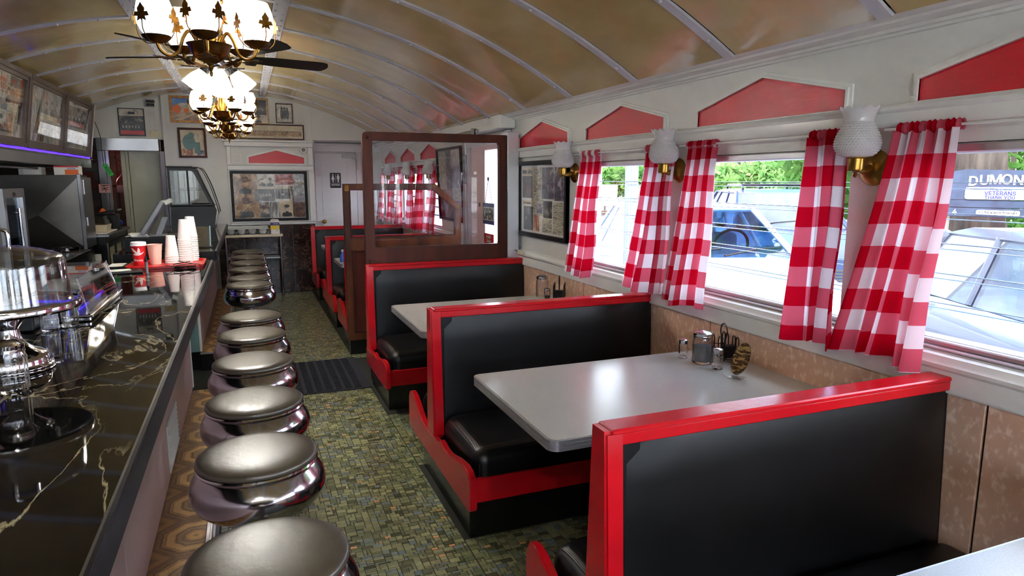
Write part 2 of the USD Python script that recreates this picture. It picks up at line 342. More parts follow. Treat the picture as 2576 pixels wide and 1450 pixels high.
# patterned linoleum of the step: brown octagon medallions
def lino():
    n = {'t': ('texture_coordinate', {}), 's': ('separate_xyz', {}), 'no': ('noise_texture', {'scale': 70.0, 'detail': 4.0}),
         'ox': ('math', {'math_type': 'add', 'value2': .262}), 'my': ('math', {'math_type': 'multiply', 'value2': 1 / .29}), 'fy': ('math', {'math_type': 'fraction'}), 'cy': ('math', {'math_type': 'subtract', 'value2': .5}), 'sy': ('math', {'math_type': 'multiply', 'value2': .29}),
         'ax': ('math', {'math_type': 'absolute'}), 'ay': ('math', {'math_type': 'absolute'}), 'sum': ('math', {'math_type': 'add'}), 'dg': ('math', {'math_type': 'multiply', 'value2': .70}), 'm1': ('math', {'math_type': 'maximum'}), 'm2': ('math', {'math_type': 'maximum'}),
         'jit': ('math', {'math_type': 'multiply_add', 'value2': .014, 'value3': -.007}), 'd': ('math', {'math_type': 'add'}), 'u': ('math', {'math_type': 'multiply', 'value2': 5.0}),
         'r': ('rgb_ramp', {'ramp': [(0, lin(74, 52, 26)), (.08, lin(196, 150, 84)), (.17, lin(170, 122, 62)), (.22, lin(92, 66, 36)), (.30, lin(150, 112, 62)), (.36, lin(84, 62, 36)), (.40, lin(190, 148, 88)), (.52, lin(196, 154, 94)), (.54, lin(110, 78, 42)), (.57, lin(178, 134, 76)), (.60, lin(84, 56, 30)), (.66, lin(128, 90, 46)), (.74, lin(96, 66, 36)), (.84, lin(150, 108, 56)), (1, lin(92, 64, 34))]}),
         'b': ('bump', {'distance': .002, 'strength': .8}), 'p': ('principled_bsdf', {'roughness': .4})}
    l = [('t.object', 's.vector'), ('t.object', 'no.vector'), ('s.x', 'ox.value1'), ('s.y', 'my.value1'), ('my.value', 'fy.value1'), ('fy.value', 'cy.value1'), ('cy.value', 'sy.value1'), ('ox.value', 'ax.value1'), ('sy.value', 'ay.value1'),
         ('ax.value', 'sum.value1'), ('ay.value', 'sum.value2'), ('sum.value', 'dg.value1'), ('ax.value', 'm1.value1'), ('ay.value', 'm1.value2'), ('m1.value', 'm2.value1'), ('dg.value', 'm2.value2'),
         ('no.fac', 'jit.value1'), ('m2.value', 'd.value1'), ('jit.value', 'd.value2'), ('d.value', 'u.value1'), ('u.value', 'r.fac'), ('r.color', 'p.base_color'), ('no.fac', 'b.height'), ('b.normal', 'p.normal')]
    MATS['linoleum'] = usdkit.material(stage, '/World/Looks/linoleum', n, l, surface='p.BSDF')
lino()
mat('wood_grain', (160, 116, 64), .4, noise=(5, (96, 64, 34), 3), stretch=(1, 5, 1))

# mosaic tiles: the tone comes with each tile
MATS['tile'] = usdkit.material(stage, '/World/Looks/tile', {'a': ('attribute', {'attribute': 'tone'}), 't': ('texture_coordinate', {}), 'n': ('noise_texture', {'scale': 90.0, 'detail': 3.0}), 'r': ('rgb_ramp', {'ramp': [(.3, (.82, .82, .8)), (.7, (1.12, 1.12, 1.1))]}), 'm': ('mix_color', {'blend_type': 'multiply', 'fac': 1.0, 'use_clamp': False}), 'p': ('principled_bsdf', {'roughness': .26})},
    [('t.object', 'n.vector'), ('n.fac', 'r.fac'), ('a.color', 'm.a'), ('r.color', 'm.b'), ('m.result', 'p.base_color')], surface='p.BSDF')

# photographic prints: mottled black-and-white, sepia and colour papers
def prints(name, stops, scale, stretch=(1, 1, 1), rough=.35):
    MATS[name] = usdkit.material(stage, f'/World/Looks/{name}', {'t': ('texture_coordinate', {}), 'mp': ('mapping', {'scale': stretch}), 'n': ('noise_texture', {'scale': float(scale), 'detail': 5.0, 'roughness': .62, 'distortion': .6}), 'r': ('rgb_ramp', {'ramp': [(p, lin(*c)) for p, c in stops]}), 'p': ('principled_bsdf', {'roughness': rough})},
        [('t.object', 'mp.vector'), ('mp.vector', 'n.vector'), ('n.fac', 'r.fac'), ('r.color', 'p.base_color')], surface='p.BSDF')
prints('print_grey', [(.34, (40, 38, 36)), (.5, (120, 116, 110)), (.62, (214, 208, 198))], 16)
prints('print_dark', [(.38, (20, 19, 20)), (.55, (70, 66, 64)), (.68, (180, 174, 166))], 13)
prints('print_light', [(.3, (120, 114, 106)), (.45, (196, 190, 176)), (.62, (232, 226, 212))], 14)
prints('print_sepia', [(.34, (96, 70, 46)), (.5, (170, 132, 92)), (.64, (222, 192, 150))], 12)
prints('print_cream', [(.3, (190, 172, 136)), (.6, (226, 210, 176))], 5)
prints('print_red', [(.36, (92, 40, 44)), (.52, (190, 104, 104)), (.66, (232, 180, 176))], 12, (1, 1, 1.6))
prints('print_brown', [(.36, (28, 18, 16)), (.52, (84, 50, 36)), (.68, (150, 104, 76))], 11)
prints('print_stripe', [(.38, (60, 58, 58)), (.5, (150, 148, 142)), (.6, (224, 220, 210))], 9, (4, 1, .7))
prints('print_warm', [(.36, (90, 60, 48)), (.5, (200, 120, 80)), (.6, (226, 204, 176))], 10, (2, 1, 1))
prints('print_news', [(.42, (120, 116, 104)), (.5, (196, 190, 168)), (.6, (216, 208, 182))], 60, (.35, 1, 2.2))
prints('print_violet', [(.36, (34, 30, 48)), (.52, (104, 92, 116)), (.66, (210, 200, 206))], 14)
prints('print_field', [(.36, (40, 44, 44)), (.55, (74, 78, 76)), (.66, (110, 116, 108))], 18)
prints('print_sky', [(.3, (70, 120, 190)), (.7, (120, 164, 214))], 4)
prints('print_street', [(.35, (92, 92, 128)), (.5, (170, 140, 120)), (.62, (214, 186, 160))], 8, (1, 1, 2))
prints('print_crowd', [(.4, (92, 74, 52)), (.5, (186, 160, 120)), (.58, (216, 192, 150))], 24, (3, 1, .8))
prints('foil', [(.3, (110, 84, 50)), (.48, (60, 40, 34)), (.55, (196, 160, 96)), (.7, (90, 64, 60))], 40, (.5, 1, 2), .15)
prints('plastic_bag', [(.3, (150, 140, 130)), (.5, (196, 188, 176)), (.7, (110, 100, 90))], 14, (1, 1, 1), .2)

# ================================================================== the room
XC, ZC, RC = -0.17, -1.27, 3.96          # barrel ceiling: axis and radius
def arcz(x, r=RC): return ZC + math.sqrt(r * r - (x - XC) ** 2)
def arc_th(x): return math.asin((x - XC) / RC)
XW = 2.08                                # window wall
Y0, YB, YR = -3.6, 9.72, 10.9            # wall behind the camera, end wall, end of the recess

# floor: dark grout bed with mosaic tiles
fl = struct('floor', box(-2.6, 2.2, Y0, 11.0, -0.06, 0.0), 'grout')
TONES = [lin(126, 130, 94), lin(144, 147, 108), lin(108, 111, 80), lin(156, 157, 118), lin(128, 138, 130), lin(114, 126, 128), lin(160, 161, 118), lin(80, 83, 57), lin(236, 176, 120)]
WTS = [.2, .17, .17, .12, .1, .07, .07, .08, .02]
def tiling(x0, x1, y0, y1, g=.0152):
    nx, ny = int((x1 - x0) / g), int((y1 - y0) / g); free = np.ones((ny, nx), bool); out = []
    rnd = RNG.random((ny, nx, 2)); tone = RNG.choice(len(WTS), (ny, nx), p=WTS)
    for j in range(ny):
        row = free[j]
        for i in range(nx):
            if not row[i]: continue
            r = rnd[j, i, 0]
            w, h = (3, 2) if r < .36 else (2, 2) if r < .58 else (2, 1) if r < .78 else (3, 1) if r < .9 else (1, 1)
            t = tone[j, i]
            if t == 8: w, h = (2, 1)
            while w > 1 and not free[j:j + h, i:i + w].all(): w -= 1
            if j + h > ny or i + w > nx or not free[j:j + h, i:i + w].all(): w = h = 1
            free[j:j + h, i:i + w] = False
            out.append((x0 + i * g, y0 + j * g, w * g, h * g, t))
    return out
def tile_mesh(L, m=.0011, top=.0022, bev=.0010):
    L = np.array(L); n = len(L); V = np.zeros((n, 8, 3))
    for k, (a, b) in enumerate(((0, 0), (1, 0), (1, 1), (0, 1))):
        V[:, k, 0] = L[:, 0] + np.where(a, L[:, 2] - m, m); V[:, k, 1] = L[:, 1] + np.where(b, L[:, 3] - m, m); V[:, k, 2] = 0.0
        V[:, k + 4, 0] = V[:, k, 0] + (-bev if a else bev); V[:, k + 4, 1] = V[:, k, 1] + (-bev if b else bev); V[:, k + 4, 2] = top
    F = [[4, 5, 6], [4, 6, 7]] + [f for k in range(4) for f in ([k, (k + 1) % 4, (k + 1) % 4 + 4], [k, (k + 1) % 4 + 4, k + 4])]
    F = (np.array(F)[None] + 8 * np.arange(n)[:, None, None]).reshape(-1, 3)
    return V.reshape(-1, 3), F, np.repeat(np.array([TONES[int(t)] for t in L[:, 4]]) * RNG.uniform(.86, 1.14, (n, 1)), 8, axis=0)
def toned(path, V, F, C):
    m = usdkit.mesh(stage, path, (V, F), MATS['tile'])
    UsdGeom.PrimvarsAPI(m).CreatePrimvar('tone', Sdf.ValueTypeNames.Color3fArray, 'vertex').Set(Vt.Vec3fArray.FromNumpy(C.astype(np.float32)))
    return m
tiles = tiling(-.19, .80, 1.25, YB - .02) + tiling(.80, 2.0, 1.9, 2.58) + tiling(.80, 2.0, 3.40, 4.26) + tiling(.80, 1.0, 5.8, 6.0)
cy, sy = math.cos(math.radians(21.7)), math.sin(math.radians(21.7))
def in_view(t):
    d = t[0] * sy + t[1] * cy; q = t[0] * cy - t[1] * sy
    return d * .16 + .9871 * 0 < 9 and abs(q) < .78 * d and 1.55 < (d * .99 + .25) * .62 + .0
order = sorted(range(len(tiles)), key=lambda i: (not in_view(tiles[i]), math.hypot(tiles[i][0], tiles[i][1]) / max(tiles[i][2] * tiles[i][3], 1e-9) ** .25))
for i in order[:300]: toned(numbered(fl, 'tile'), *tile_mesh([tiles[i]]))
tl = toned(numbered(fl, 'tile'), *tile_mesh([tiles[i] for i in order[300:]])); say(tl.GetPrim(), kind='stuff')

# ceiling: three panels across between white ribs and two riveted white strips
ce = struct_x('ceiling')
def arc_sheet(x0, x1, y0, y1, dr, n=10, thick=.004):
    th = np.linspace(arc_th(x0), arc_th(x1), n); rows = []
    for r in (RC + dr, RC + dr + thick):
        for y in (y0, y1): rows.append(np.stack([XC + r * np.sin(th), np.full(n, y), ZC + r * np.cos(th)], -1))
    a, b, c, d = rows; V = np.vstack([a, b, c, d]); F = []
    for k in range(n - 1):
        q = lambda p, r, s, t: F.extend(([p, r, s], [p, s, t]))
        q(k, k + 1, n + k + 1, n + k); q(2 * n + k, 3 * n + k, 3 * n + k + 1, 2 * n + k + 1); q(k, 2 * n + k, 2 * n + k + 1, k + 1); q(n + k, n + k + 1, 3 * n + k + 1, 3 * n + k)
    F += [[0, n, 3 * n], [0, 3 * n, 2 * n], [n - 1, 3 * n - 1, 4 * n - 1], [n - 1, 4 * n - 1, 2 * n - 1]]
    return trimesh.Trimesh(V, F, process=False)
RIB = [1.644 + .752 * k for k in range(-7, 11)]
XL, XR = -2.42, 1.953
spans = [(XL, -.665), (-.57, .235), (.33, XR)]
obj(ce, 'backing', arc_sheet(-2.5, 1.96, Y0, 9.8, .02, 40, .02), 'gap_black')
ys = RIB + [9.76]
for k in range(len(ys) - 1):
    for a, b in spans:
        obj(ce, 'panel', arc_sheet(a, b, ys[k] + .03, ys[k + 1] - .036, .0, 12), ['ceiling_tan', 'ceiling_tan_b'][int(RNG.integers(2))])
for y in RIB: obj(ce, 'rib', arc_sheet(XL, XR, y - .027, y + .027, -.010, 40, .012), 'rib_white')
for a in (-.617, .283): obj(ce, 'strip', arc_sheet(a - .045, a + .045, Y0, 9.72, -.014, 4, .014), 'rib_white')
dome_ = trimesh.creation.icosphere(1, .0095); riv = []
def rivet(x, y, dr): th = arc_th(x); riv.append(mv(dome_, XC + (RC + dr) * math.sin(th), y, ZC + (RC + dr) * math.cos(th)))
for y in RIB:
    for x in np.arange(XL + .1, XR, .245): rivet(x, y, -.011)
for a in (-.617, .283):
    for y in np.arange(.5, 9.7, .085): rivet(a - .025 + .05 * (int(y / .085) % 2), y, -.015)
obj(ce, 'rivet', cat(riv), 'rib_white', kind='stuff')
struct('roof', box(-2.9, 2.36, Y0 - .3, 11.3, 2.78, 2.9), 'cream_paint')  # out of view above the ceiling, keeps the sun out of its gaps

# window wall: one sheet with the window and door openings
WC = [3.48, 2.32, 1.16, 0.0, -1.16, -2.32]; WF = [10.19, 9.03, 7.87]
HW, Z0, Z1 = .475, 1.0, 1.668
DOOR = (5.32, 6.42, 1.93)
w = sbox(Y0, 0, YR + .1, 2.8)
for c in WC + WF: w = w.difference(sbox(c - HW, Z0, c + HW, Z1))
w = w.difference(sbox(DOOR[0], -.1, DOOR[1], DOOR[2]))
wr = struct('wall_right', prism(w, 'x', XW, XW + .14), 'white_paint')
# tan wainscot boards below the sill, with dark joints
def wains(y0, y1): obj(wr, 'wainscot_panel', cbox(XW - .012, XW - .001, y0 + .004, y1 - .004, .02, .885, .002), 'wains'); obj(wr, 'joint', box(XW - .004, XW - .0005, y1 - .008, y1 + .008, .02, .872), 'black_paint')
for a, b in ((-3.5, -1.4), (-1.4, -.1), (-.1, 1.27), (1.27, 2.585), (2.585, 3.90), (3.90, 5.2), (6.5, 7.8), (7.8, 9.1), (9.1, 10.4), (10.4, 10.88)): wains(a, b)
def along(poly, y0, y1): return prism(poly, 'y', y0, y1)
TR_ = [(Y0 + .02, 5.2), (6.62, YR - .01)]
for a, b in TR_:
    struct('trim_1', along([(XW - .001, .872), (XW - .026, .876), (XW - .030, .885), (XW - .030, .945), (XW - .044, .956), (XW - .046, .968), (XW - .036, .976), (XW - .028, .992), (XW - .001, .998)], a, b), 'white_trim')
    struct('trim_2', along([(XW - .001, 1.726), (XW - .022, 1.73), (XW - .026, 1.74), (XW - .026, 1.776), (XW - .038, 1.784), (XW - .041, 1.794), (XW - .034, 1.803), (XW - .001, 1.806)], a, b), 'white_trim')
    struct('trim_3', along([(XW - .001, 2.03), (XW - .012, 2.032), (XW - .016, 2.04), (XW - .03, 2.042), (XW - .034, 2.052), (XW - .06, 2.054), (XW - .082, 2.058), (XW - .088, 2.066), (XW - .105, 2.068), (XW - .126, 2.074), (XW - .126, 2.13), (XW - .001, 2.13)], a, b), 'white_trim')
# red house-shaped panels, each in a white moulding
def gable(c, hw, x=XW, zb=1.808, zs=1.878, zp=1.98, clip=None):
    p = Polygon([(c - hw, zb), (c + hw, zb), (c + hw, zs), (c, zp), (c - hw, zs)])
    return p
for c in [4.6, 3.47, 2.32, 1.165, 0.0, -1.16, 10.19, 9.03, 7.87]:
    p = gable(c, .435); outer = p.buffer(.024, join_style=2).difference(sbox(-99, 0, 99, 1.8045)); mid = p.buffer(.011, join_style=2)
    m = cat(prism(outer.difference(p), 'x', XW - .008, XW + .0), prism(mid.difference(p), 'x', XW - .017, XW + .0))
    g = obj(wr, 'gable_panel', prism(p.buffer(.002, join_style=2), 'x', XW - .003, XW + .004), 'red_paint')
    obj(g, 'moulding', m, 'white_trim')
# soffit over the entrance
struct('trim_4', cat(cbox(1.945, XW - .001, 5.15, 7.25, 1.972, 2.085, .004), cbox(1.925, XW - .001, 5.135, 7.26, 2.085, 2.112, .004)), 'white_trim')
# far end wall
arcpts = lambda x0, x1, n=24, dz=.012: [(x, arcz(x) + dz) for x in np.linspace(x0, x1, n)]
wb = struct('wall_back', prism(Polygon([(-.93, 0), (.9, 0), (.9, 2.1)] + arcpts(1.9, -.93)), 'y', YB, YB + .12), 'white_paint')
obj(wb, 'upper_panel', prism(Polygon([(-2.5, 2.07)] + [(-.93, 2.07)] + arcpts(-.93, -2.45)), 'y', YB + .06, YB + .12), 'white_paint')
mrb = []
for i, x in enumerate(np.arange(-.37, .9, .318)):
    for j in range(3):
        x1 = min(x + .316, .89)
        obj(wb, 'marble_tile', cbox(x + .001, x1, YB - .012, YB - .001, .002 + j * .316, .002 + j * .316 + .3145, .002), ['brown_marble', 'brown_marble_b'][(i * 2 + j * 3) % 4 == 1])
struct('trim_5', cat(cbox(-.2, .9, YB - .03, YB - .001, .955, .985), cbox(-.2, .9, YB - .045, YB - .001, .985, 1.0)), 'white_trim')
struct('trim_6', cat(cbox(-.2, .895, YB - .035, YB - .001, 1.69, 1.75), cbox(-.2, .9, YB - .05, YB - .001, 1.75, 1.765)), 'white_trim')
struct('trim_7', cat(cbox(-.22, .9, YB - .05, YB - .001, 2.0, 2.06), cbox(-.24, .92, YB - .075, YB - .001, 2.06, 2.085)), 'white_trim')
p = gable(.425, .355, zb=1.78, zs=1.86, zp=1.952); g = obj(wb, 'gable_panel', prism(p.buffer(.002), 'y', YB - .006, YB + .004), 'red_paint')
obj(g, 'moulding', cat(prism(p.buffer(.026, join_style=2).difference(p), 'y', YB - .012, YB), prism(p.buffer(.012, join_style=2).difference(p), 'y', YB - .02, YB)), 'white_trim')
obj(wb, 'moulding', prism(ring(.16, .12, .012, -.1, 1.84).union(ring(.12, .5, .01, .84, 2.3)), 'y', YB - .01, YB), 'white_trim')
struct('trim_8', cbox(-.2, -.15, YB - .02, YB - .001, 1.0, 2.0), 'white_trim')
struct('trim_9', cbox(.83, .9, YB - .02, YB - .001, 1.0, 2.0), 'white_trim')
# recess with the restroom door
struct('wall_recess', cat(box(.88, 2.2, YR, YR + .1, 0, 2.3), box(.8, .9, YB + .12, YR + .1, 0, 2.3), box(.88, 2.2, YB + .12, YR, 2.14, 2.2)), 'white_paint')
struct('trim_10', cat(cbox(.9, XW - .001, YR - .03, YR - .001, 1.995, 2.11), cbox(.9, XW - .001, YR - .06, YR - .001, 2.085, 2.12), cbox(.945, 1.02, YR - .025, YR - .001, 0, 1.995), cbox(1.665, 1.735, YR - .025, YR - .001, 0, 1.995)), 'white_trim')
d = struct_x('door_1')
obj(d, 'slab', cbox(1.025, 1.66, YR - .022, YR - .002, .01, 1.97), 'white_trim')
arch = rrect(1.14, 1.05, 1.52, 1.85, .03).union(ell(1.33, 1.68, .19, .2)).difference(sbox(1.1, 1.88, 1.6, 2)); low = rrect(1.14, .2, 1.52, .98, .02)
obj(d, 'moulding', prism(unary_union([q.buffer(.012).difference(q.buffer(-.004)) for q in (arch, low)]), 'y', YR - .030, YR - .021), 'white_trim')
k = obj(d, 'knob', mv(lathe([(0, 0), (.03, 0), (.032, .006), (.012, .012), (.011, .03), (.026, .04), (.03, .055), (.022, .068), (0, .072)], 20), 1.135, YR - .022, .91, rx=90), 'brass')
obj(d, 'closer', cat(cbox(1.45, 1.62, YR - .07, YR - .022, 1.9, 1.95), cbox(1.66, 1.70, YR - .06, YR - .02, 1.86, 1.97), tube([(1.6, YR - .08, 1.9), (1.675, YR - .06, 1.88)], .008), cyl((1.675, YR - .05, 1.72), (1.675, YR - .05, 1.86), .012)), 'light_grey')
rs = thing('restroom_sign', 'black sign with white man and woman figures on the white end door', 'sign', (1.335, YR - .0235, 1.552))
obj(rs, 'plate', prism(rrect(-.083, -.118, .083, .118, .012), 'y', -.006, 0), 'sign_black')
man = unary_union([Point(.04, .088).buffer(.011), rrect(.02, .03, .06, .073, .008), sbox(.028, -.03, .0385, .05), sbox(.0415, -.03, .052, .05), sbox(.0195, .018, .0265, .06), sbox(.0535, .018, .0605, .06)])
woman = unary_union([Point(-.04, .088).buffer(.011), Polygon([(-.05, .073), (-.03, .073), (-.014, .012), (-.066, .012)]), sbox(-.0505, -.03, -.042, .03), sbox(-.038, -.03, -.0295, .03)])
obj(rs, 'pictogram', cat(prism(unary_union([man, woman]), 'y', -.008, -.006), box(-.002, .002, -.008, -.006, -.03, .095), box(-.07, .07, -.008, -.006, -.046, -.042)), 'paper_white')
obj(rs, 'lettering', mv(text('RESTROOM', .021, .002, width=.125), 0, -.006, -.07), 'paper_white')
# left wall, room behind the kitchen, end wall behind the camera
struct('wall_left', box(-2.62, -2.5, Y0, 11.0, 0, 2.8), 'dark_tile')
wk = struct('wall_kitchen', cat(box(-2.5, -1.68, YB, YB + .1, 0, 2.07), box(-2.5, -.8, 11.0, 11.1, 0, 2.6), box(-.93, -.8, YB + .12, 11.0, 0, 2.4), box(-2.5, -.9, YB + .12, 11.0, 2.3, 2.36)), 'dark_tile')
for j in range(9):
    for i in range(3):
        x0 = -2.48 + .3 * i + (.15 if j % 2 else 0); 
        if x0 < -1.72: obj(wk, 'tile', cbox(x0, min(x0 + .294, -1.69), YB - .008, YB - .001, 1.0 + .11 * j, 1.105 + .11 * j, .003), 'dark_tile' if (i + j) % 3 else 'mahogany')
for i in range(5): obj(wk, 'plank', cbox(-1.76 + .09 * i, -1.675 + .09 * i, 10.96, 10.99, .5, 2.2, .004), 'picket')
fw_ = sbox(-2.6, 0, 2.2, 2.8)
for c in (-1.75, -.55, .65, 1.6): fw_ = fw_.difference(sbox(c - .5, .8, c + .5 if c < 1.5 else 2.0, 2.05))  # openings out of view, made wide to let daylight into the front
wf = struct('wall_front', prism(fw_, 'y', Y0 - .14, Y0), 'white_paint')
# ---------------------------------------------------------------- windows: aluminium frames with glass louvres
def window(c, n=6, full=True):
    wd = struct_x('window_1'); x0, x1 = XW + .035, XW + .095
    obj(wd, 'frame', cat(prism(ring(2 * HW - .004, Z1 - Z0 - .004, .03, c, (Z0 + Z1) / 2), 'x', x0, x1), cbox(XW - .012, x0, c - HW + .004, c + HW - .004, 1.636, 1.664), cbox(XW + .001, x0, c - HW + .002, c + HW - .002, 1.64, 1.6665), cbox(XW - .004, x0 + .01, c - HW + .003, c + HW - .003, Z0 + .002, Z0 + .012), cbox(XW + .012, x0, c - HW + .003, c + HW - .003, Z0 + .012, Z0 + .03)), 'aluminium')
    H = (Z1 - Z0 - .07) / n
    for i in range(n):
        z = Z0 + .035 + H * (i + .5); sl = mv(cbox(-.003, .003, -HW + .036, HW - .036, -H / 2 - .009, H / 2 + .009, .001), 0, 0, 0, ry=-7).apply_translation((XW + .072, c, z))
        s = obj(wd, 'glass_slat', sl, 'glass_pane')
        ed = cat(box(-.003, .003, -HW + .036, HW - .036, -H / 2 - .0115, -H / 2 - .009), box(-.003, .003, -HW + .036, HW - .036, H / 2 + .009, H / 2 + .0115))
        obj(s, 'slat_edge', mv(ed, XW + .072, c, z, ry=-7), 'slat_edge')
for c in WC + WF: window(c)
for c in (-1.75, -.55, .65, 1.5):
    wd = struct_x('window_2'); obj(wd, 'glass', box(c - .5, c + .5, Y0 - .08, Y0 - .074, .8, 2.05), 'glass_pane'); obj(wd, 'frame', prism(ring(1.0, 1.25, .04, c, 1.425), 'y', Y0 - .1, Y0 - .05), 'aluminium')  # unseen windows behind the camera, placed to light the front of the room
# entrance door in the window wall
d = struct_x('door_2'); a, b, t = DOOR
obj(d, 'door_frame', prism(Polygon([(a, 0), (a, t), (b, t), (b, 0), (b - .05, 0), (b - .05, t - .05), (a + .06, t - .05), (a + .06, 0)]), 'x', XW - .02, XW + .1), 'aluminium')
obj(d, 'jamb', cat(cbox(XW - .03, XW + .0, a - .08, a - .002, 0, 1.97), cbox(XW - .03, XW, b + .002, b + .09, 0, 1.97)), 'aluminium')
obj(d, 'leaf', prism(sbox(a + .065, .02, b - .055, t - .055).difference(sbox(a + .16, .32, b - .45, t - .1)), 'x', XW + .02, XW + .055), 'blush')
obj(d, 'glass', box(XW + .034, XW + .04, a + .15, b - .44, .31, t - .09), 'glass_pane')
obj(d, 'lock', cat(mv(lathe([(0, 0), (.022, 0), (.02, .006), (.008, .007), (0, .012)], 16), XW + .02, 6.12, 1.32, ry=-90), cbox(XW - .03, XW + .02, a + .1, a + .13, .98, 1.06)), 'steel')
obj(d, 'hinge', cat(cyl((XW - .02, b + .0, 1.58), (XW - .02, b + .0, 1.9), .012), cbox(XW - .045, XW - .02, b - .03, b + .03, 1.52, 1.6), cbox(XW - .04, XW - .02, b - .02, b + .02, 1.62, 1.66), cbox(XW - .04, XW - .02, b - .02, b + .02, 1.72, 1.8)), 'steel')
dc = thing('door_closer', 'long metal door closer arm below the white soffit over the entrance', 'door closer', (1.935, 5.9, 1.985))
obj(dc, 'track', cbox(-.012, .008, -.2, 1.1, -.02, .012), 'steel'); obj(dc, 'pivot', cat(cyl((-.02, -.16, -.03), (-.02, -.16, .02), .02), cyl((-.02, 1.0, -.03), (-.02, 1.0, .02), .016)), 'steel_dark')
# hanging door signs
os_ = thing('open_sign', 'blue and silver sign reading OPEN hung by a string on the door glass', 'sign', (XW + .012, 5.842, 1.245), rz=-90)
obj(os_, 'plate', box(-.15, .15, -.004, 0, -.098, .098), 'navy'); obj(os_, 'band', box(-.135, .148, -.006, -.004, -.062, .062), 'light_grey')
obj(os_, 'lettering', mv(text('OPEN', .1, .002, width=.25), 0, -.006, 0), 'sign_black'); obj(os_, 'string', cat(tube([(-.1, -.002, .095), (0, -.002, .32)], .002, 5), tube([(.1, -.002, .095), (0, -.002, .32)], .002, 5), cyl((0, -.006, .32), (0, 0, .32), .018)), 'wire_black')
rd = thing('door_notice', 'small red notice with white lettering below the OPEN sign', 'notice', (XW + .012, 5.84, 1.0), rz=-90)
obj(rd, 'plate', box(-.13, .13, -.003, 0, -.09, .06), 'red_gloss'); obj(rd, 'lettering', cat(mv(text('PLEASE', .024, .001), 0, -.003, .03), mv(text('CLOSE', .024, .001), 0, -.003, -.008), mv(text('THE DOOR', .03, .001), 0, -.003, -.052)), 'paper_white')

# ---------------------------------------------------------------- gingham curtains, gathered on thin white rods
def curtain(top, bot, label, z1=1.712, z0=.938, folds=4.5, cloth=.5, amp=.014, seed=0, off=.03, group='red gingham curtains', skew=0.0):
    if top[0] < 5: top, bot = [v * .978 for v in top], [v * .978 for v in bot]
    rng = np.random.default_rng(seed + 50); NS, NT = 110, 46
    s = np.linspace(0, 1, NS)[:, None]; t = np.linspace(0, 1, NT)[None, :]
    e = t ** 1.25
    y = (top[0] + (top[1] - top[0]) * s) * (1 - e) + (bot[0] + (bot[1] - bot[0]) * s) * e
    ph = 2 * pi * (folds * s + .35 * np.sin(3.1 * s + seed)) ; a = 1.5 * amp * (.5 + .8 * t) * (1 + .5 * np.sin(5.3 * s + 1.7 * seed + 1.2 * t))
    fine = .0055 * np.sin(2 * pi * folds * 2.7 * s + seed) * np.exp(-t * 7)
    xx = XW - off - .02 - .05 * t + a * np.sin(ph + .5 * t * np.sin(seed + 2 * s)) + fine + .006 * np.sin(9 * t + seed) * s
    y = y + a * .55 * np.cos(ph * .5 + t) * t
    z = z1 - (z1 - z0) * t + .010 * np.sin(pi * s * 2 + seed) * t + skew * s * t
    P = np.stack([xx + 0 * t, y, z + 0 * s], -1)
    uw = s + .035 * np.sin(ph * 1.0 + .6) * (1.25 - .8 * t) / max(folds, 1) * 2.2
    uv = np.stack([cloth * uw + .02 * seed + 0 * t, (z1 - z0) * t + .03 * seed + 0 * s], -1)
    cu = thing('curtain', label, 'curtain', (0, 0, 0), 0, group)
    g = grid_mesh(P); obj(cu, 'panel', g, 'gingham', smooth=True, uv=uv.reshape(-1, 2))
    # ruffled rod pocket
    u = np.linspace(0, 1, 9)[None, :] * 2 * pi; S = np.linspace(0, 1, 120)[:, None]
    R = .012 + .0022 * np.sin(2 * pi * folds * 3.1 * S + seed) + .0012 * np.sin(90 * S)
    yy = top[0] + (top[1] - top[0]) * S + 0 * u
    Pk = np.stack([XW - off - .02 + R * np.cos(u), yy, z1 + .008 + (R + .006) * np.sin(u)], -1)
    obj(cu, 'heading', grid_mesh(Pk), 'gingham', smooth=True, uv=np.stack([cloth * S + 0 * u + .02 * seed, .03 * seed - .004 * u + 0 * S], -1).reshape(-1, 2))
    hp = np.stack([P[:, -2:, 0] - .0012, P[:, -2:, 1], P[:, -2:, 2] + np.array([.018, .0])[None, :] * 0 + np.array([0, .0])], -1)
    return cu
curtain((3.985, 3.727), (4.105, 3.762), 'gingham curtain beside the framed clippings, narrow with a fanned hem', seed=1, cloth=.46, folds=3.6, amp=.012)
curtain((3.217, 2.935), (3.36, 2.925), 'gingham curtain half hidden behind the middle glass wall lamp', seed=2, cloth=.5, folds=4, z0=.953)
curtain((2.83, 2.602), (2.945, 2.60), 'gingham curtain hanging straight at the far edge of the white car window', seed=3, cloth=.46, folds=3.4)
curtain((2.045, 1.84), (2.02, 1.832), 'shaded gingham curtain at the near edge of the white car window', seed=4, cloth=.34, folds=2.6, amp=.016)
curtain((1.665, 1.44), (1.805, 1.445), 'widest gingham curtain, nearest one, touching the red booth cap', seed=5, cloth=.56, folds=3.6, amp=.02, z0=.948)
for i, (a, b, c, d_, lb) in enumerate([(10.65, 10.42, 10.8, 10.4, 'farthest gingham curtain at the end of the window wall'), (9.95, 9.72, 10.0, 9.62, 'far gingham curtain beside the second small lamp from the end'), (9.48, 9.25, 9.6, 9.18, 'far gingham curtain seen through the middle of the partition glass'), (8.78, 8.56, 8.85, 8.45, 'far gingham curtain partly covered by its brighter neighbour'), (8.3, 8.06, 8.42, 8.02, 'far bright gingham curtain next to the louvred glass'), (7.66, 7.47, 7.86, 7.5, 'far gingham curtain beside the leaning dark frame')]):
    curtain((a, b), (c, d_), lb, seed=11 + i, cloth=.46, folds=3.6, group='gingham curtains beyond the entrance')
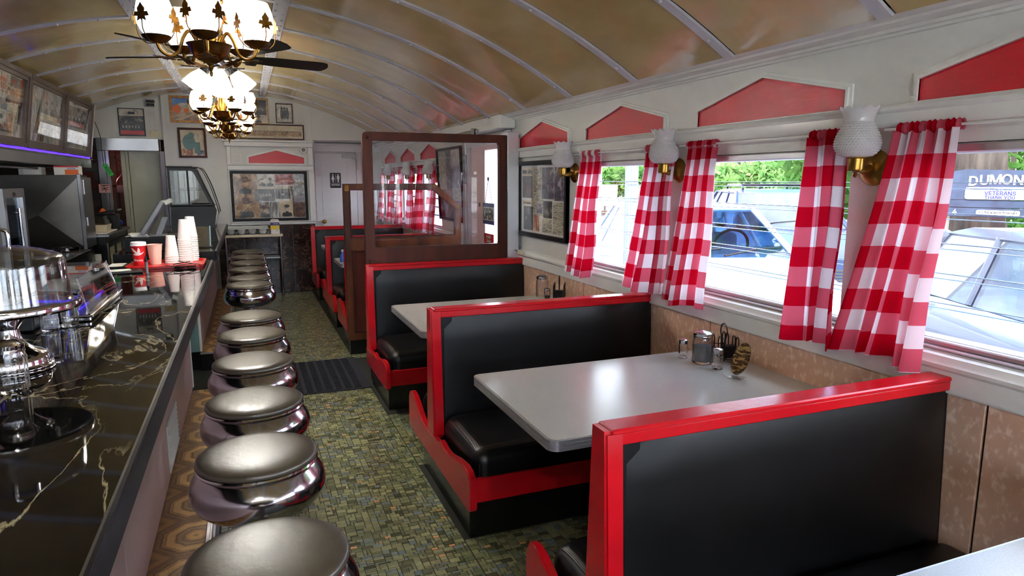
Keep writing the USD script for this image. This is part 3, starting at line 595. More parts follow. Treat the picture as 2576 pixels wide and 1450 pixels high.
for i, c in enumerate(WC[:3] + WF):
    lb = ['thin white curtain rod over the pole window', 'thin white curtain rod over the white car window', 'thin white curtain rod over the nearest window', 'thin white curtain rod over the end window', 'thin white curtain rod over the second window from the end', 'thin white curtain rod over the window next to the entrance'][i]
    tr = thing('curtain_rod', lb, 'curtain rod', (XW - .048, c, 1.72), 0, 'curtain rods')
    obj(tr, 'rod', cyl((0, -.52, 0), (0, .52, 0), .0045, 10), 'white_trim'); obj(tr, 'bracket', cat(box(.016, .047, -.515, -.505, -.006, .006), box(.016, .047, .505, .515, -.006, .006), cyl((0, -.51, 0), (.016, -.51, 0), .0035, 8), cyl((0, .51, 0), (.016, .51, 0), .0035, 8)), 'white_trim')

# ---------------------------------------------------------------- brass wall lamps with hobnail milk-glass shades
def hobnail():
    pr = [(.026, 0), (.05, .006), (.066, .022), (.073, .045), (.068, .072), (.056, .098), (.049, .118), (.051, .14), (.058, .158), (.066, .168)]
    P = curve([(r, 0, z) for r, z in pr], 110); m = lathe([(p[0], p[2]) for p in P] + [(p[0] - .004, p[2]) for p in P[::-4]], 168); v = m.vertices
    a = np.arctan2(v[:, 1], v[:, 0]); r = np.hypot(v[:, 0], v[:, 1]); z = v[:, 2]; ruff = np.clip((z - .13) / .038, 0, 1)
    row = z / .0088; k = np.floor(row); hump = np.abs(np.sin(pi * row)) * np.abs(np.cos(a * 21 + pi / 2 * (k % 2)))
    out = np.interp(z, P[:, 2], P[:, 0]); g = 1 + np.where((r > out - .001) & (z < .118), .0042 * hump ** .8 / np.maximum(r, .01), 0) + .03 * ruff * np.sin(a * 12)
    v[:, :2] *= g[:, None]; v[:, 2] += .004 * ruff * np.sin(a * 12); m.vertices = v
    return m
sc = thing('wall_lamp', 'brass wall lamp with hobnail glass shade between the two nearest windows', 'wall lamp', (XW, 1.745, 1.595), 0, 'brass wall lamps')
obj(sc, 'backplate', mv(lathe([(0, -.001), (.062, -.001), (.064, .004), (.056, .014), (.04, .022), (.02, .028), (0, .03)], 36), 0, 0, 0, ry=-90), 'brass')
obj(sc, 'screw', mv(lathe([(0, 0), (.006, 0), (.005, .005), (0, .007)], 12), -.016, -.03, .012, ry=-90), 'brass')
obj(sc, 'arm', tube(curve([(-.02, 0, 0), (-.06, 0, -.01), (-.085, .0, .002)], 8), .014, 12), 'brass')
obj(sc, 'cup', mv(lathe([(0, -.012), (.024, -.012), (.027, -.006), (.027, .03), (.031, .034), (.031, .042), (0, .042)], 28), -.095, 0, .0), 'brass'); obj(sc, 'finial', mv(lathe([(0, 0), (.004, .002), (.008, .01), (.005, .016), (.012, .022), (0, .024)], 14), -.095, 0, -.036), 'brass')
obj(sc, 'lamp_shade', mv(hobnail(), -.095, 0, .034), 'milk_glass', smooth=60)
for c, lb in ((2.905, 'brass wall lamp with hobnail glass shade in front of the second and third curtains'), (4.07, 'brass wall lamp with hobnail glass shade overlapping the framed clippings'), (9.95, 'small far wall lamp nearest the end wall'), (8.72, 'small far wall lamp in the middle of the far three'), (7.60, 'small far wall lamp nearest the leaning dark frame')):
    copy(sc, (XW, c, 1.60 if c < 5 else 1.585), lb, group='brass wall lamps' if c < 5 else 'far wall lamps')

# ================================================================== booths, tables, partitions
def cushion(x0, x1, y0, y1, z0, z1, crown=.02, nose=.045):
    "upholstered block: rounded, crowned on top, with a soft nose"
    m = rbox(x0, x1, y0, y1, z0, z1, min(nose, .45 * (z1 - z0)), 12); m = trimesh.Trimesh(*trimesh.remesh.subdivide_to_size(m.vertices, m.faces, .08)); v = m.vertices
    cx = np.clip((v[:, 0] - x0) * (x1 - v[:, 0]) / (.25 * (x1 - x0) ** 2), 0, 1); cyy = np.clip((v[:, 1] - y0) * (y1 - v[:, 1]) / (.25 * (y1 - y0) ** 2), 0, 1)
    v[:, 2] += np.where(v[:, 2] > (z0 + z1) / 2, crown * np.sqrt(cx * cyy), 0); m.vertices = v
    return m

def booth(yc, label, near=True, far=True, nd=.655, fd=.455, x0=.815, x1=XW - .014, zt=.93, group='red and black booths', px=0):
    t = thing('booth', label, 'booth', (0, yc, 0), 0, group)
    hb, ht = (.062 if near else 0.03), .03
    n_, f_ = (nd if near else .075), (fd if far else .075)
    yb0, yb1 = (-(n_ - .12) if near else -.03), ((f_ - .19) if far else .03)
    obj(t, 'base', cbox(x0 + .012, x1 - .002, yb0, yb1, .001, .178, .003), 'black_base')
    # wedge-shaped back with vinyl faces
    obj(t, 'core', hull([(x, y, z) for x in (x0 + .03, x1 - .003) for y, z in ((-hb + .012, .18), (hb - .012, .18), (-ht + .01, zt - .03), (ht - .01, zt - .03))]), 'black_paint')
    for sgn, on in ((-1, near), (1, far)):
        if not on: continue
        pts = []
        for z in np.linspace(.36, zt - .042, 10):
            f = (z - .18) / (zt - .21); y = hb + (ht - hb) * f
            pts.append([(x, sgn * (y - .012 + .016 * min(1, 3.2 * math.sin(pi * (i / 14)) ** .6) * min(1, 3 * math.sin(pi * min(.999, max(.001, (z - .35) / (zt - .39)))) ** .6)), z) for i, x in enumerate(np.linspace(x0 + .045, x1 - .004, 15))])
        P = np.array(pts); g = grid_mesh(P)
        b = P.copy(); b[..., 1] = sgn * .004; m = cat(g, grid_mesh(b))
        obj(t, 'backrest', m if sgn > 0 else m, 'vinyl', smooth=True)
        a_, c_ = (0.045, n_ - .095) if sgn < 0 else (.045, f_ - .06)
        ys = sorted((sgn * a_, sgn * c_))
        s = obj(t, 'seat', cushion(x0 + .03, x1 - .004, ys[0], ys[1], .2, .398, .022, .06), 'vinyl', smooth=True)
        # welt cord round the aisle end of the cushion
        yy, zz = sum(ys) / 2, .30; hw, hh = (ys[1] - ys[0]) / 2 - .012, .094; k = []
        for th in np.linspace(0, 2 * pi, 48):
            c, s_ = math.cos(th), math.sin(th); k.append((x0 + .056, yy + hw * math.copysign(abs(c) ** .55, c), zz + hh * math.copysign(abs(s_) ** .62, s_) + .007))
        obj(s, 'welt', tube(k, .0035, 6), 'vinyl_welt')
        yr = sgn * (c_ + .0); obj(t, 'seat_rail', cbox(x0 + .022, x1 - .003, yr - .012, yr + .012, .176, .285, .003), 'red_gloss')
    # scalloped end board
    pf, pn = f_, -n_
    top = []
    if near: top += [(pn, .19), (pn, .30), (pn + .012, .33), (pn + .05, .352), (pn + .11, .356), (pn + .19, .345), (pn + .27, .326), (pn + .34, .312), (pn + .41, .312), (pn + .47, .325), (pn + .50, .305), (-.09, .300)]
    else: top += [(-.05, .18), (-.05, .3)]
    if far: top += [(.10, .300), (.16, .306), (.22, .33), (.28, .362), (.34, .386), (pf - .06, .396), (pf - .025, .386), (pf - .006, .355), (pf, .32), (pf, .19)]
    else: top += [(.05, .3), (.05, .18)]
    poly = Polygon(top + [((pf - .03) if far else .05, .172), ((pn + .03) if near else -.05, .172)])
    mid = obj(t, 'end_board', cat(prism(poly.buffer(-.006), 'x', x0 - .024, x0 + .008), prism(poly, 'x', x0 - .019, x0 + .003)), 'red_gloss', smooth=40)
    # red post and cap
    obj(t, 'post', cat(hull([(x, y, z) for x in (x0 - .0175, x0 + .028) for y, z in ((-hb, .285), (hb, .285), (-ht, zt), (ht, zt))]), hull([(x, y, z) for x in (x0 - .010, x0 + .034) for y, z in ((-hb - .008, .30), (hb + .008, .30), (-ht - .005, zt - .01), (ht + .005, zt - .01))])), 'red_gloss')
    cy0, cy1 = -.038, .038
    obj(t, 'cap', cat(cbox(x0 + .002, x1 - .001, cy0, cy1, zt - .012, zt + .003, .004), cbox(x0 + .029, x1 - .001, cy0 + .003, cy1 - .003, zt - .042, zt - .010, .003)), 'red_gloss')
    return t
booth(1.412, 'nearest red and black booth, its back filling the lower right')
booth(3.112, 'double booth between the nearest table and the next, red scalloped end board facing the aisle')
booth(4.955, 'booth in front of the tall wooden glass partition', far=False, nd=.73)
booth(6.115, 'booth backed against the low chamfered wooden partition', near=False, fd=.62, group='booths beyond the entrance')
booth(7.66, 'double booth seen left of the wooden partition, second from the end wall', group='booths beyond the entrance')
booth(9.42, 'farthest booth, its back against the marble end wall', far=False, group='booths beyond the entrance')

def table(y0, y1, label, x0=.845, x1=XW - .016, z=.742):
    t = thing('booth_table', label, 'table', (0, (y0 + y1) / 2, 0), 0, 'grey booth tables'); h = (y1 - y0) / 2
    p = rrect(x0, -h, x1 + .04, h, .035).intersection(sbox(0, -9, x1, 9))
    obj(t, 'tabletop', cat(prism(p.buffer(-.004), 'z', z - .036, z), prism(p.buffer(-.0015), 'z', z - .036, z - .0015)), 'laminate')
    obj(t, 'edge_band', cat([prism(p.buffer(o).difference(p.buffer(-.008)), 'z', z - b, z - a) for a, b, o in ((.002, .0115, .0035), (.0115, .014, .001), (.014, .0235, .0035), (.0235, .026, .001), (.026, .0375, .0035))]), 'aluminium')
    obj(t, 'pedestal', cat(cyl((1.30, 0, .02), (1.30, 0, z - .037), .04), lathe([(0, .001), (.2, .001), (.2, .012), (.06, .03), (0, .03)], 28).apply_translation((1.30, 0, 0))), 'steel_dark')
    obj(t, 'bracket', cbox(x1 - .03, x1 - .001, -h + .08, h - .08, z - .08, z - .037), 'steel_dark')
    return t
table(.10, .876, 'grey table with only its corner showing at the bottom right')
table(1.79, 2.575, 'grey laminate table nearest in full view, with ribbed metal edge')
table(3.43, 4.275, 'grey laminate table behind the double booth, farther one with ribbed edge')
table(6.62, 7.17, 'small grey table corner beyond the wooden partition', x0=.83)
table(8.05, 8.75, 'grey table between the two farthest booths', x0=.86)

# tall glazed partition
pa = thing('glass_partition', 'tall dark wooden partition frame with a large clear pane behind the third booth', 'partition', (0, 5.05, 0))
o = unary_union([rrect(.818, .6, 1.95, 1.905, .035), sbox(.818, .6, 1.95, 1.2), sbox(1.6, .9, 1.95, 1.905)]); inn = rrect(.89, 1.047, 1.893, 1.842, .014)
obj(pa, 'frame', cat(prism(o.difference(inn).buffer(-.004), 'y', -.03, .03), prism(o.difference(inn), 'y', -.024, .024)), 'dark_wood')
obj(pa, 'pane', box(.885, 1.898, -.003, .003, 1.042, 1.847), 'glass_pane')
obj(pa, 'lower_panel', box(.83, 1.94, -.012, .012, .02, .6), 'mahogany')
obj(pa, 'bracket', cat(prism(Polygon([(.845, .96), (.93, .935), (.845, .935)]), 'y', -.06, -.031), mv(trimesh.creation.icosphere(2, .014), .85, -.026, 1.866)), 'dark_wood')
obj(pa, 'post', cbox(1.953, 2.05, -.05, .08, .93, 1.93, .003), 'aluminium')
# low chamfered partition
pb = thing('wood_partition', 'low brown wooden partition with chamfered corner, small window and solid lower panel', 'partition', (0, 5.96, 0))
o = Polygon([(.788, .13), (.788, 1.523), (1.607, 1.523), (1.85, 1.318), (1.85, .13)]); g_ = Polygon([(.838, 1.05), (.838, 1.475), (1.585, 1.475), (1.795, 1.298), (1.795, 1.05)]); lp = sbox(.845, .2, 1.8, .94)
obj(pb, 'frame', cat(prism(o.difference(g_).difference(lp).buffer(-.003), 'y', -.034, .034), prism(o.difference(g_).difference(lp), 'y', -.029, .029)), 'brown_wood')
obj(pb, 'panel', box(.84, 1.805, -.02, .02, .195, .945), 'mahogany'); obj(pb, 'pane', prism(g_.buffer(.004), 'y', -.003, .003), 'glass_pane')
bead = [prism(q.buffer(.001).difference(q.buffer(-.009)), 'y', -.0385, -.02) for q in (g_, lp)]; obj(pb, 'bead', cat(bead), 'dark_wood')
obj(pb, 'corner_plate', cat(box(.80, .835, -.0375, -.035, 1.46, 1.51), box(1.58, 1.63, -.0375, -.035, 1.49, 1.51), box(1.80, 1.84, -.0375, -.035, 1.28, 1.32)), 'bronze')
obj(pb, 'plinth', box(.80, 1.83, -.03, .05, .001, .13), 'black_base')

# entrance mat
mt = thing('floor_mat', 'dark ribbed entrance mat lying across the tiled aisle', 'mat', (0, 0, .0028))
obj(mt, 'backing', cbox(-.18, .806, 4.885, 5.81, 0, .006, .002), 'mat_rubber')
obj(mt, 'rib', cat([box(x, x + .012, 4.90, 5.79, .006, .010) for x in np.arange(-.17, .79, .07)] + [box(x + .018, x + .062, y, y + .012, .006, .0095) for x in np.arange(-.17, .74, .07) for y in np.arange(4.91, 5.78, .024)]), 'mat_rubber', kind='stuff')

# ================================================================== stools
st = thing('bar_stool', 'nearest chrome counter stool, cut by the bottom of the picture', 'stool', (0.0, 1.40, 0), 0, 'chrome counter stools')
obj(st, 'column', lathe([(0, .001), (.115, .001), (.118, .012), (.09, .03), (.052, .045), (.048, .07), (.048, .6), (.06, .62), (0, .62)], 40), 'steel')
drum = curve([(.05, 0, .60), (.12, 0, .602), (.162, 0, .618), (.186, 0, .652), (.186, 0, .69), (.168, 0, .722), (.158, 0, .735)], 26)
obj(st, 'shell', lathe([(0, .60)] + [(p[0], p[2]) for p in drum] + [(.15, .738), (0, .738)], 72), 'chrome_worn', smooth=60)
obj(st, 'trim_ring', lathe([(.145, .735), (.166, .735), (.169, .740), (.166, .745), (.145, .745)], 72), 'chrome', smooth=50)
cu = curve([(.152, 0, .742), (.166, 0, .748), (.168, 0, .757), (.160, 0, .766), (.13, 0, .773), (.07, 0, .777), (.001, 0, .778)], 22)
obj(st, 'cushion', lathe([(0, .742)] + [(p[0], p[2]) for p in cu] + [(0, .778)], 72), 'brown_vinyl', smooth=True)
for y, lb in ((1.985, 'second chrome counter stool from the camera'), (2.50, 'third chrome counter stool from the camera'), (3.07, 'fourth chrome counter stool, before the entrance mat'), (3.63, 'fifth chrome counter stool, just beyond the mat edge'), (4.14, 'sixth chrome counter stool, last of the near row'), (5.42, 'stool with its whole chrome shell and column visible, first of the far row'), (5.80, 'second stool of the far row'), (6.38, 'third stool of the far row'), (6.90, 'fourth stool of the far row'), (7.42, 'fifth stool of the far row'), (8.02, 'last stool of the far row, nearest the serving table')):
    copy(st, (-.012, y, 0), lb, rz=float(RNG.uniform(0, 360)))

# ================================================================== step and counters
def step(y0, y1, label, toe):
    t = thing('counter_step', label, 'step', (0, 0, 0))
    obj(t, 'tread', box(-.42, -.228, y0, y1, .003, .150), 'linoleum')
    obj(t, 'nosing', cat(cbox(-.2275, -.204, y0, y1, .128, .1535, .003), cbox(-.212, -.204, y0, y1, .150, .156, .001)), 'aluminium')
    obj(t, 'riser', box(-.2275, -.196, y0, y1, .003, .1275), 'gray_riser')
    if toe: obj(t, 'end_cap', cat(box(-.42, -.2, y0 - .006, y0 - .001, .138, .153)), 'aluminium'); obj(t, 'end_face', box(-.42, -.2, y0 - .005, y0 - .001, .003, .137), 'black_paint')
step(-2.0, 4.80, 'patterned linoleum step along the near counter', False)
step(5.87, 9.38, 'patterned linoleum step along the far counter beyond the mat', True)
def counter(y0, y1, label, seams, xb, yt0, yt1):
    t = thing('counter', label, 'counter', (0, 0, 0)); e = [yt0] + seams + [yt1]
    obj(t, 'worktop', box(xb, -.246, y0, y1, .94, 1.0), 'black_marble')
    obj(t, 'edge_band', cat(prism(Polygon([(-.2455, .93), (-.236, .93), (-.234, .935), (-.234, .993), (-.2375, .9995), (-.2455, .9995)]), 'y', y0, y1), box(-.40, -.246, y0, y1, .92, .939)), 'black_paint')
    obj(t, 'edge_line', box(-.2492, -.2446, y0, y1, .9996, 1.0006), 'steel')
    obj(t, 'body', box(xb + .02, -.43, yt0, yt1, .152 if yt0 > 5 else .152, .938), 'black_base')
    for a, b in zip(e[:-1], e[1:]): obj(t, 'panel', cbox(-.429, -.41, a + .002, b - .002, .153, .918, .001), 'counter_panel')
    return t
c1 = counter(-2.0, 5.08, 'near counter with black veined marble top and pale pink front', [-.9, .95, 2.2, 3.41], -1.05, -2.0, 4.86)
obj(c1, 'corner_strip', cbox(-.435, -.403, 4.861, 4.875, .152, .918), 'white_trim')
v = obj(c1, 'vent', cat(box(-.409, -.403, 3.35, 3.77, .18, .41)), 'light_grey'); obj(v, 'louvre', cat([mv(box(-.006, .002, -.19, .19, -.008, .008), -.402, 3.56, z, ry=25) for z in np.arange(.205, .4, .024)]), 'light_grey')
c2 = counter(5.72, 9.3, 'far counter with black marble top beyond the gap', [7.0, 8.2], -.95, 5.93, 9.28)
obj(c2, 'end_panel', box(-.93, -.426, 5.905, 5.929, .152, .92), 'teal'); obj(c2, 'corner_strip', cbox(-.425, -.405, 5.90, 5.93, .152, .92), 'white_trim'); obj(c2, 'end_fascia', box(-.95, -.25, 5.700, 5.719, .925, .999), 'black_paint')
obj(c2, 'toe', box(-.93, -.43, 5.91, 5.93, .003, .15), 'black_paint')
one('wall_strip', cbox(-.40, -.385, YB - .03, YB - .014, .153, .93), 'aluminium', 'aluminium corner strip where the far counter meets the marble wall', 'trim strip')

# ---------------------------------------------------------------- things on the near counter
Z = 1.0015
ck = thing('cake_stand', 'tall silver cake stand with a clear domed lid on the near counter', 'cake stand', (-.668, 2.30, Z))
prof = [(0, 0), (.098, 0), (.104, .004), (.106, .012), (.099, .018), (.095, .036), (.085, .048), (.058, .062), (.036, .085), (.028, .115), (.03, .125), (.05, .15), (.075, .17), (.085, .178), (0, .18)]
obj(ck, 'foot', lathe([(p[0], p[2]) for p in curve([(r, 0, z) for r, z in prof], 70)], 64), 'chrome', smooth=50)
obj(ck, 'plate', lathe([(0, .180), (.17, .180), (.185, .176), (.192, .182), (.192, .196), (.187, .202), (.180, .200), (.17, .194), (0, .193)], 72), 'chrome', smooth=40)
out_ = [(.168, .2025), (.166, .225), (.160, .31), (.158, .322), (.153, .331), (.145, .336), (.1, .352), (.05, .362), (0, .366)]; obj(ck, 'dome', lathe(out_ + [(max(0, r - .003), z - .003) for r, z in out_[::-1]], 72), 'acrylic', smooth=50)
obj(ck, 'handle', tube(curve([(-.028, 0, .36), (-.028, 0, .395), (-.02, 0, .408), (.02, 0, .408), (.028, 0, .395), (.028, 0, .36)], 20), .0055, 10), 'chrome')
def jar(name, label, loc, r, h, lid='chrome', fill=None, group=None, flutes=16, lidh=.022, fillh=.5, dome=.012):
    t = thing(name, label, 'jar' if r > .03 else 'shaker', loc, 0, group)
    o = [(0, 0), (r * .9, 0), (r, .006), (r, h * .78), (r * .9, h * .9), (r * .86, h)]; m = lathe(o + [(r * .8, h), (r * .84, h * .88), (r - .003, h * .76), (r - .003, .01), (0, .01)], 64)
    v = m.vertices; a = np.arctan2(v[:, 1], v[:, 0]); m.vertices[:, :2] *= (1 + .018 * np.cos(a * flutes) * ((v[:, 2] < h * .8) & (v[:, 2] > .004)))[:, None]
    obj(t, 'glass', m, 'clear_glass', smooth=40)
    if fill: obj(t, 'contents', lathe([(0, .0105), (r - .0045, .0105), (r - .0045, h * fillh), (0, h * fillh * 1.02)], 28), fill)
    obj(t, 'lid', lathe([(r * .88, h - .008), (r * .95, h - .008), (r * .95, h - .002), (r * .93, h), (r * .95, h + .003), (r * .95, h + lidh * .5), (r * .7, h + lidh * .5 + dome * .6), (r * .3, h + lidh * .5 + dome), (0, h + lidh * .5 + dome)], 40), lid, smooth=40)
    return t
jar('sugar_jar', 'fluted glass sugar jar with domed metal lid in front of the cake stand', (-.600, 2.055, Z), .038, .115)
gs = jar('salt_shaker', 'fluted glass shaker under the rim of the cake stand', (-.70, 2.86, Z), .03, .11, flutes=12)
gl = thing('drinking_glass', 'fluted drinking glass standing behind the cake stand', 'glass', (-.652, 2.93, Z)); obj(gl, 'glass', lathe([(0, 0), (.03, 0), (.036, .13), (.033, .13), (.027, .012), (0, .012)], 40), 'clear_glass')
nd = thing('napkin_dispenser', 'black napkin dispenser behind the foot of the cake stand', 'napkin dispenser', (-.80, 2.92, Z)); obj(nd, 'body', cbox(-.05, .05, -.06, .06, 0, .13, .006), 'black_plastic'); obj(nd, 'face', box(.0505, .053, -.045, .045, .02, .11), 'steel_dark')
def bread_case(loc, label, L=.66, W=.30, H=.17, s=1.0):
    t = thing('bread_case', label, 'display case', loc)
    obj(t, 'tray', cat(cbox(-W / 2, W / 2, -L / 2, L / 2, 0, .018, .004), cbox(-W / 2 - .012, W / 2 + .012, -L / 2 - .012, L / 2 + .012, .018, .026, .003)), 'chrome')
    b0, b1 = (W / 2 - .006, L / 2 - .006), (W / 2 - .04, L / 2 - .03)
    def shell(d): return hull([(sx * (w_ - d), sy_ * (l_ - d), z) for (w_, l_), z in ((b0, .027), (b1, H - d)) for sx in (-1, 1) for sy_ in (-1, 1)])
    m = shell(.0); i = shell(.004); i.invert(); obj(t, 'cover', cat(m, i), 'acrylic')
    ed = []
    for sx in (-1, 1):
        for sy_ in (-1, 1): ed.append(tube([(sx * b0[0], sy_ * b0[1], .027), (sx * b1[0], sy_ * b1[1], H)], .003, 6))
        ed.append(tube([(sx * b1[0], -b1[1], H), (sx * b1[0], b1[1], H)], .003, 6)); ed.append(tube([(sx * b0[0], -b0[1], .028), (sx * b0[0], b0[1], .028)], .004, 6))
    obj(t, 'edge', cat(ed), 'clear_glass')
    obj(t, 'handle', tube(curve([(0, -.03, H), (0, -.03, H + .04), (0, -.02, H + .05), (0, .02, H + .05), (0, .03, H + .04), (0, .03, H)], 16), .0045, 8), 'chrome')
    return t
bread_case((-.745, 3.33, Z), 'long clear pastry case with silver tray, beyond the cake stand'); bread_case((-.735, 1.62, Z), 'clear pastry case at the left edge of the picture', L=.56)
pt = thing('pie', 'dark red cake under the clear dome of the cake stand', 'cake', (-.70, 2.33, Z + .1955)); obj(pt, 'plate', lathe([(0, 0), (.07, 0), (.078, .006), (0, .004)], 36), 'light_grey'); obj(pt, 'cake', displace(lathe([(0, .006), (.034, .006), (.038, .012), (.036, .028), (.028, .034), (0, .036)], 36), .002, 40), 'mahogany')
# serving tray with takeaway cups
tr = thing('serving_tray', 'red plastic tray under the paper cups', 'tray', (-.50, 4.86, Z)); p = rrect(-.225, -.20, .225, .20, .05)
obj(tr, 'base', prism(p.buffer(-.02), 'z', 0, .004), 'tray_red'); obj(tr, 'rim', cat(prism(p.buffer(-.012).difference(p.buffer(-.02)), 'z', 0, .014), prism(p.difference(p.buffer(-.015)), 'z', .013, .017)), 'tray_red')
ZT = Z + .005
def cupmesh(r0=.030, r1=.043, h=.115): return lathe([(0, .004), (r0 - .001, .004), (r0 - .0006, 0), (r0, 0), (r1, h - .004), (r1 + .0025, h - .003), (r1 + .0025, h), (r1 - .0004, h), (r1 - .0008, h - .006), (r0 - .0008, .006), (0, .006)], 36)
rc = thing('lidded_cup', 'red paper coffee cup with white goose logo and white lid', 'coffee cup', (-.665, 4.89, ZT), rz=-8)
obj(rc, 'cup', cupmesh(.032, .045, .132), 'cup_red'); obj(rc, 'lid', lathe([(.043, .126), (.0475, .126), (.0485, .131), (.046, .134), (.0455, .149), (.041, .151), (.039, .147), (0, .147)], 40), 'lid_white')
goose = unary_union([Polygon([(-.036, .030), (-.024, .024), (-.012, .012), (0, .001), (.003, .004), (.006, .020), (.010, .030), (.016, .022), (.019, .008), (.016, -.003), (.024, -.006), (.036, .0), (.040, .0035), (.036, -.0045), (.024, -.014), (.010, -.020), (-.010, -.020), (-.030, -.013), (-.020, -.011), (-.010, -.006), (-.022, .006), (-.031, .018)]).buffer(.0006)])
def wrap(m, r_at, z0):
    m = m.copy(); v = m.vertices; v[:, 2] += z0; r = r_at(v[:, 2]); a = v[:, 0] / r; d = -v[:, 1] + .0004
    m.vertices = np.stack([(r + d) * np.sin(a), -(r + d) * np.cos(a), v[:, 2]], -1); return m
rr = lambda z: .032 + .013 * z / .132
gm = prism(goose, 'y', -.0008, 0); gm = trimesh.Trimesh(*trimesh.remesh.subdivide_to_size(gm.vertices, gm.faces, .006)); tx_ = text('Wawa', .0145, .0008); tx_ = trimesh.Trimesh(*trimesh.remesh.subdivide_to_size(tx_.vertices, tx_.faces, .006))
obj(rc, 'logo', cat(wrap(gm, rr, .086), wrap(tx_, rr, .034)), 'paper_white')
pk = thing('paper_cup', 'single pinkish paper cup right of the red lidded cup', 'paper cup', (-.573, 4.895, ZT)); obj(pk, 'cup', cupmesh(.032, .045, .132), 'cup_pink')
first = None
def stack(x, y, n, h, lb, grp):
    global first
    for k in range(n):
        lab = f'{lb}, topmost' if k == n - 1 else f'{lb}, lowest' if k == 0 else f'{lb}, nested between its two ends'
        if first is None:
            first = thing('white_cup', lab, 'paper cup', (x, y, ZT + h + .012 * k), 0, grp, rx=180.0); obj(first, 'cup', cupmesh(.028, .0425, h), 'cup_white')
        else: copy(first, (x, y, ZT + h + .0148 * k), lab, group=grp, rx=180.0)
stack(-.481, 4.95, 4, .138, 'white paper cup in the short upturned stack', 'short stack of paper cups'); stack(-.399, 4.97, 11, .138, 'white paper cup in the tall front stack', 'tall front stack of paper cups'); stack(-.365, 5.05, 12, .138, 'white paper cup in the tall stack behind', 'tall back stack of paper cups')
mk = thing('marker_pen', 'grey marker pen standing on its end with a black cap', 'marker', (-.572, 4.45, Z)); obj(mk, 'barrel', lathe([(0, 0), (.008, 0), (.0085, .004), (.0085, .07), (0, .07)], 20), 'grey_plastic'); obj(mk, 'cap', lathe([(0, .0705), (.0088, .0705), (.008, .085), (.005, .092), (.0045, .104), (0, .104)], 20), 'black_plastic')
fo = thing('bill_folder', 'black check folder lying in front of the red tray', 'folder', (-.72, 4.55, Z), rz=12); obj(fo, 'cover', cbox(-.11, .11, -.07, .07, 0, .012, .004), 'black_plastic'); obj(fo, 'sheet', cbox(-.07, .05, -.04, .05, .0122, .0165, .001), 'light_grey')
ky = thing('sunglasses', 'black folded sunglasses with a cord in front of the cups', 'sunglasses', (-.42, 4.66, Z + .004), rz=14, rx=78)
obj(ky, 'frame', cat(tube([(.0 + .028 * math.cos(a), .0, .026 + .02 * math.sin(a)) for a in np.linspace(0, 2 * pi, 25)], .003, 6), tube([(.068 + .028 * math.cos(a), .0, .026 + .02 * math.sin(a)) for a in np.linspace(0, 2 * pi, 25)], .003, 6), tube([(.024, 0, .034), (.034, 0, .038), (.044, 0, .034)], .003, 6)), 'black_plastic'); obj(ky, 'lens', cat(mv(lathe([(0, -.001), (.026, -.001), (.026, .001), (0, .001)], 24), 0, 0, .026, rx=90), mv(lathe([(0, -.001), (.026, -.001), (.026, .001), (0, .001)], 24), .068, 0, .026, rx=90)), 'black_plastic')
obj(ky, 'temple', cat(tube([(-.028, 0, .03), (-.03, .02, .012), (.07, .035, .006)], .0025, 6), tube([(.096, 0, .03), (.098, .012, .014), (0, .04, .010)], .0025, 6)), 'black_plastic'); obj(ky, 'cord', tube(curve([(-.03, .01, .006), (-.08, .012, .05), (-.04, .006, .07), (.02, .012, .06), (.10, .008, .07), (.125, .006, .02)], 40), .002, 6), 'wire_black')
sl = thing('lidded_tin', 'round silver lid with a small knob near the end of the near counter', 'lid', (-.90, 4.86, Z)); obj(sl, 'lid', lathe([(0, .022), (.02, .022), (.06, .014), (.072, .006), (.072, 0), (0, 0)], 40), 'chrome'); obj(sl, 'knob', lathe([(0, .0225), (.01, .0225), (.014, .028), (0, .032)], 20), 'steel')
hs = thing('host_stand', 'black binder beside the silver lid on the near counter', 'binder', (-.78, 4.80, Z)); obj(hs, 'cover', cbox(-.05, .05, -.1, .1, 0, .02, .004), 'black_plastic'); obj(hs, 'paper', box(-.04, .04, -.09, .09, .0202, .0215), 'paper_white')
mc = thing('menu_card', 'pink and white card leaning at the left edge behind the sugar jar', 'menu card', (-.93, 2.75, Z), rz=20); obj(mc, 'card', box(-.09, .09, -.003, .003, 0, .16), 'pink_print'); obj(mc, 'lettering', cat(*[box(-.07, .06, -.0045, -.0031, .04 + .02 * k, .046 + .02 * k) for k in range(5)]), 'frame_brown')

# ---------------------------------------------------------------- things on the far counter
rg = thing('cash_register', 'black cash drawer carrying a tilted grey touch screen', 'cash register', (-.72, 6.0, Z))
obj(rg, 'drawer', cbox(-.17, .24, -.16, .28, 0, .11, .004), 'black_plastic'); obj(rg, 'drawer_face', cat(box(-.16, .23, -.166, -.161, .008, .1)), 'black_paint'); obj(rg, 'stand', cat(hull([(x + .06 * (z > .2), y, z) for x in (.035, .075) for y in (-.03, .05) for z in (.118, .26)]), cbox(-.02, .11, -.07, .09, .1105, .12, .003)), 'grey_plastic')
scn = mv(cbox(-.017, .017, -.16, .16, -.15, .15, .006), .035, .0, .26, ry=32); obj(rg, 'screen', scn, 'grey_plastic'); obj(rg, 'display', mv(box(-.0215, -.0175, -.15, .15, -.13, .13), .035, 0, .26, ry=32), 'black_plastic'); obj(rg, 'customer_display', mv(cbox(-.01, .025, -.08, .08, -.02, .03, .004), .135, .0, .385, ry=60), 'light_grey')
pp = thing('paper_stack', 'loose stack of receipts and papers left of the touch screen', 'papers', (-.80, 5.955, Z + .1105)); 
for k in range(5): obj(pp, 'sheet', mv(box(-.06, .06, -.07, .07, 0, .005), float(RNG.normal(0, .008)), float(RNG.normal(0, .008)), .0055 * k, rz=float(RNG.normal(0, 9))), 'paper_white')
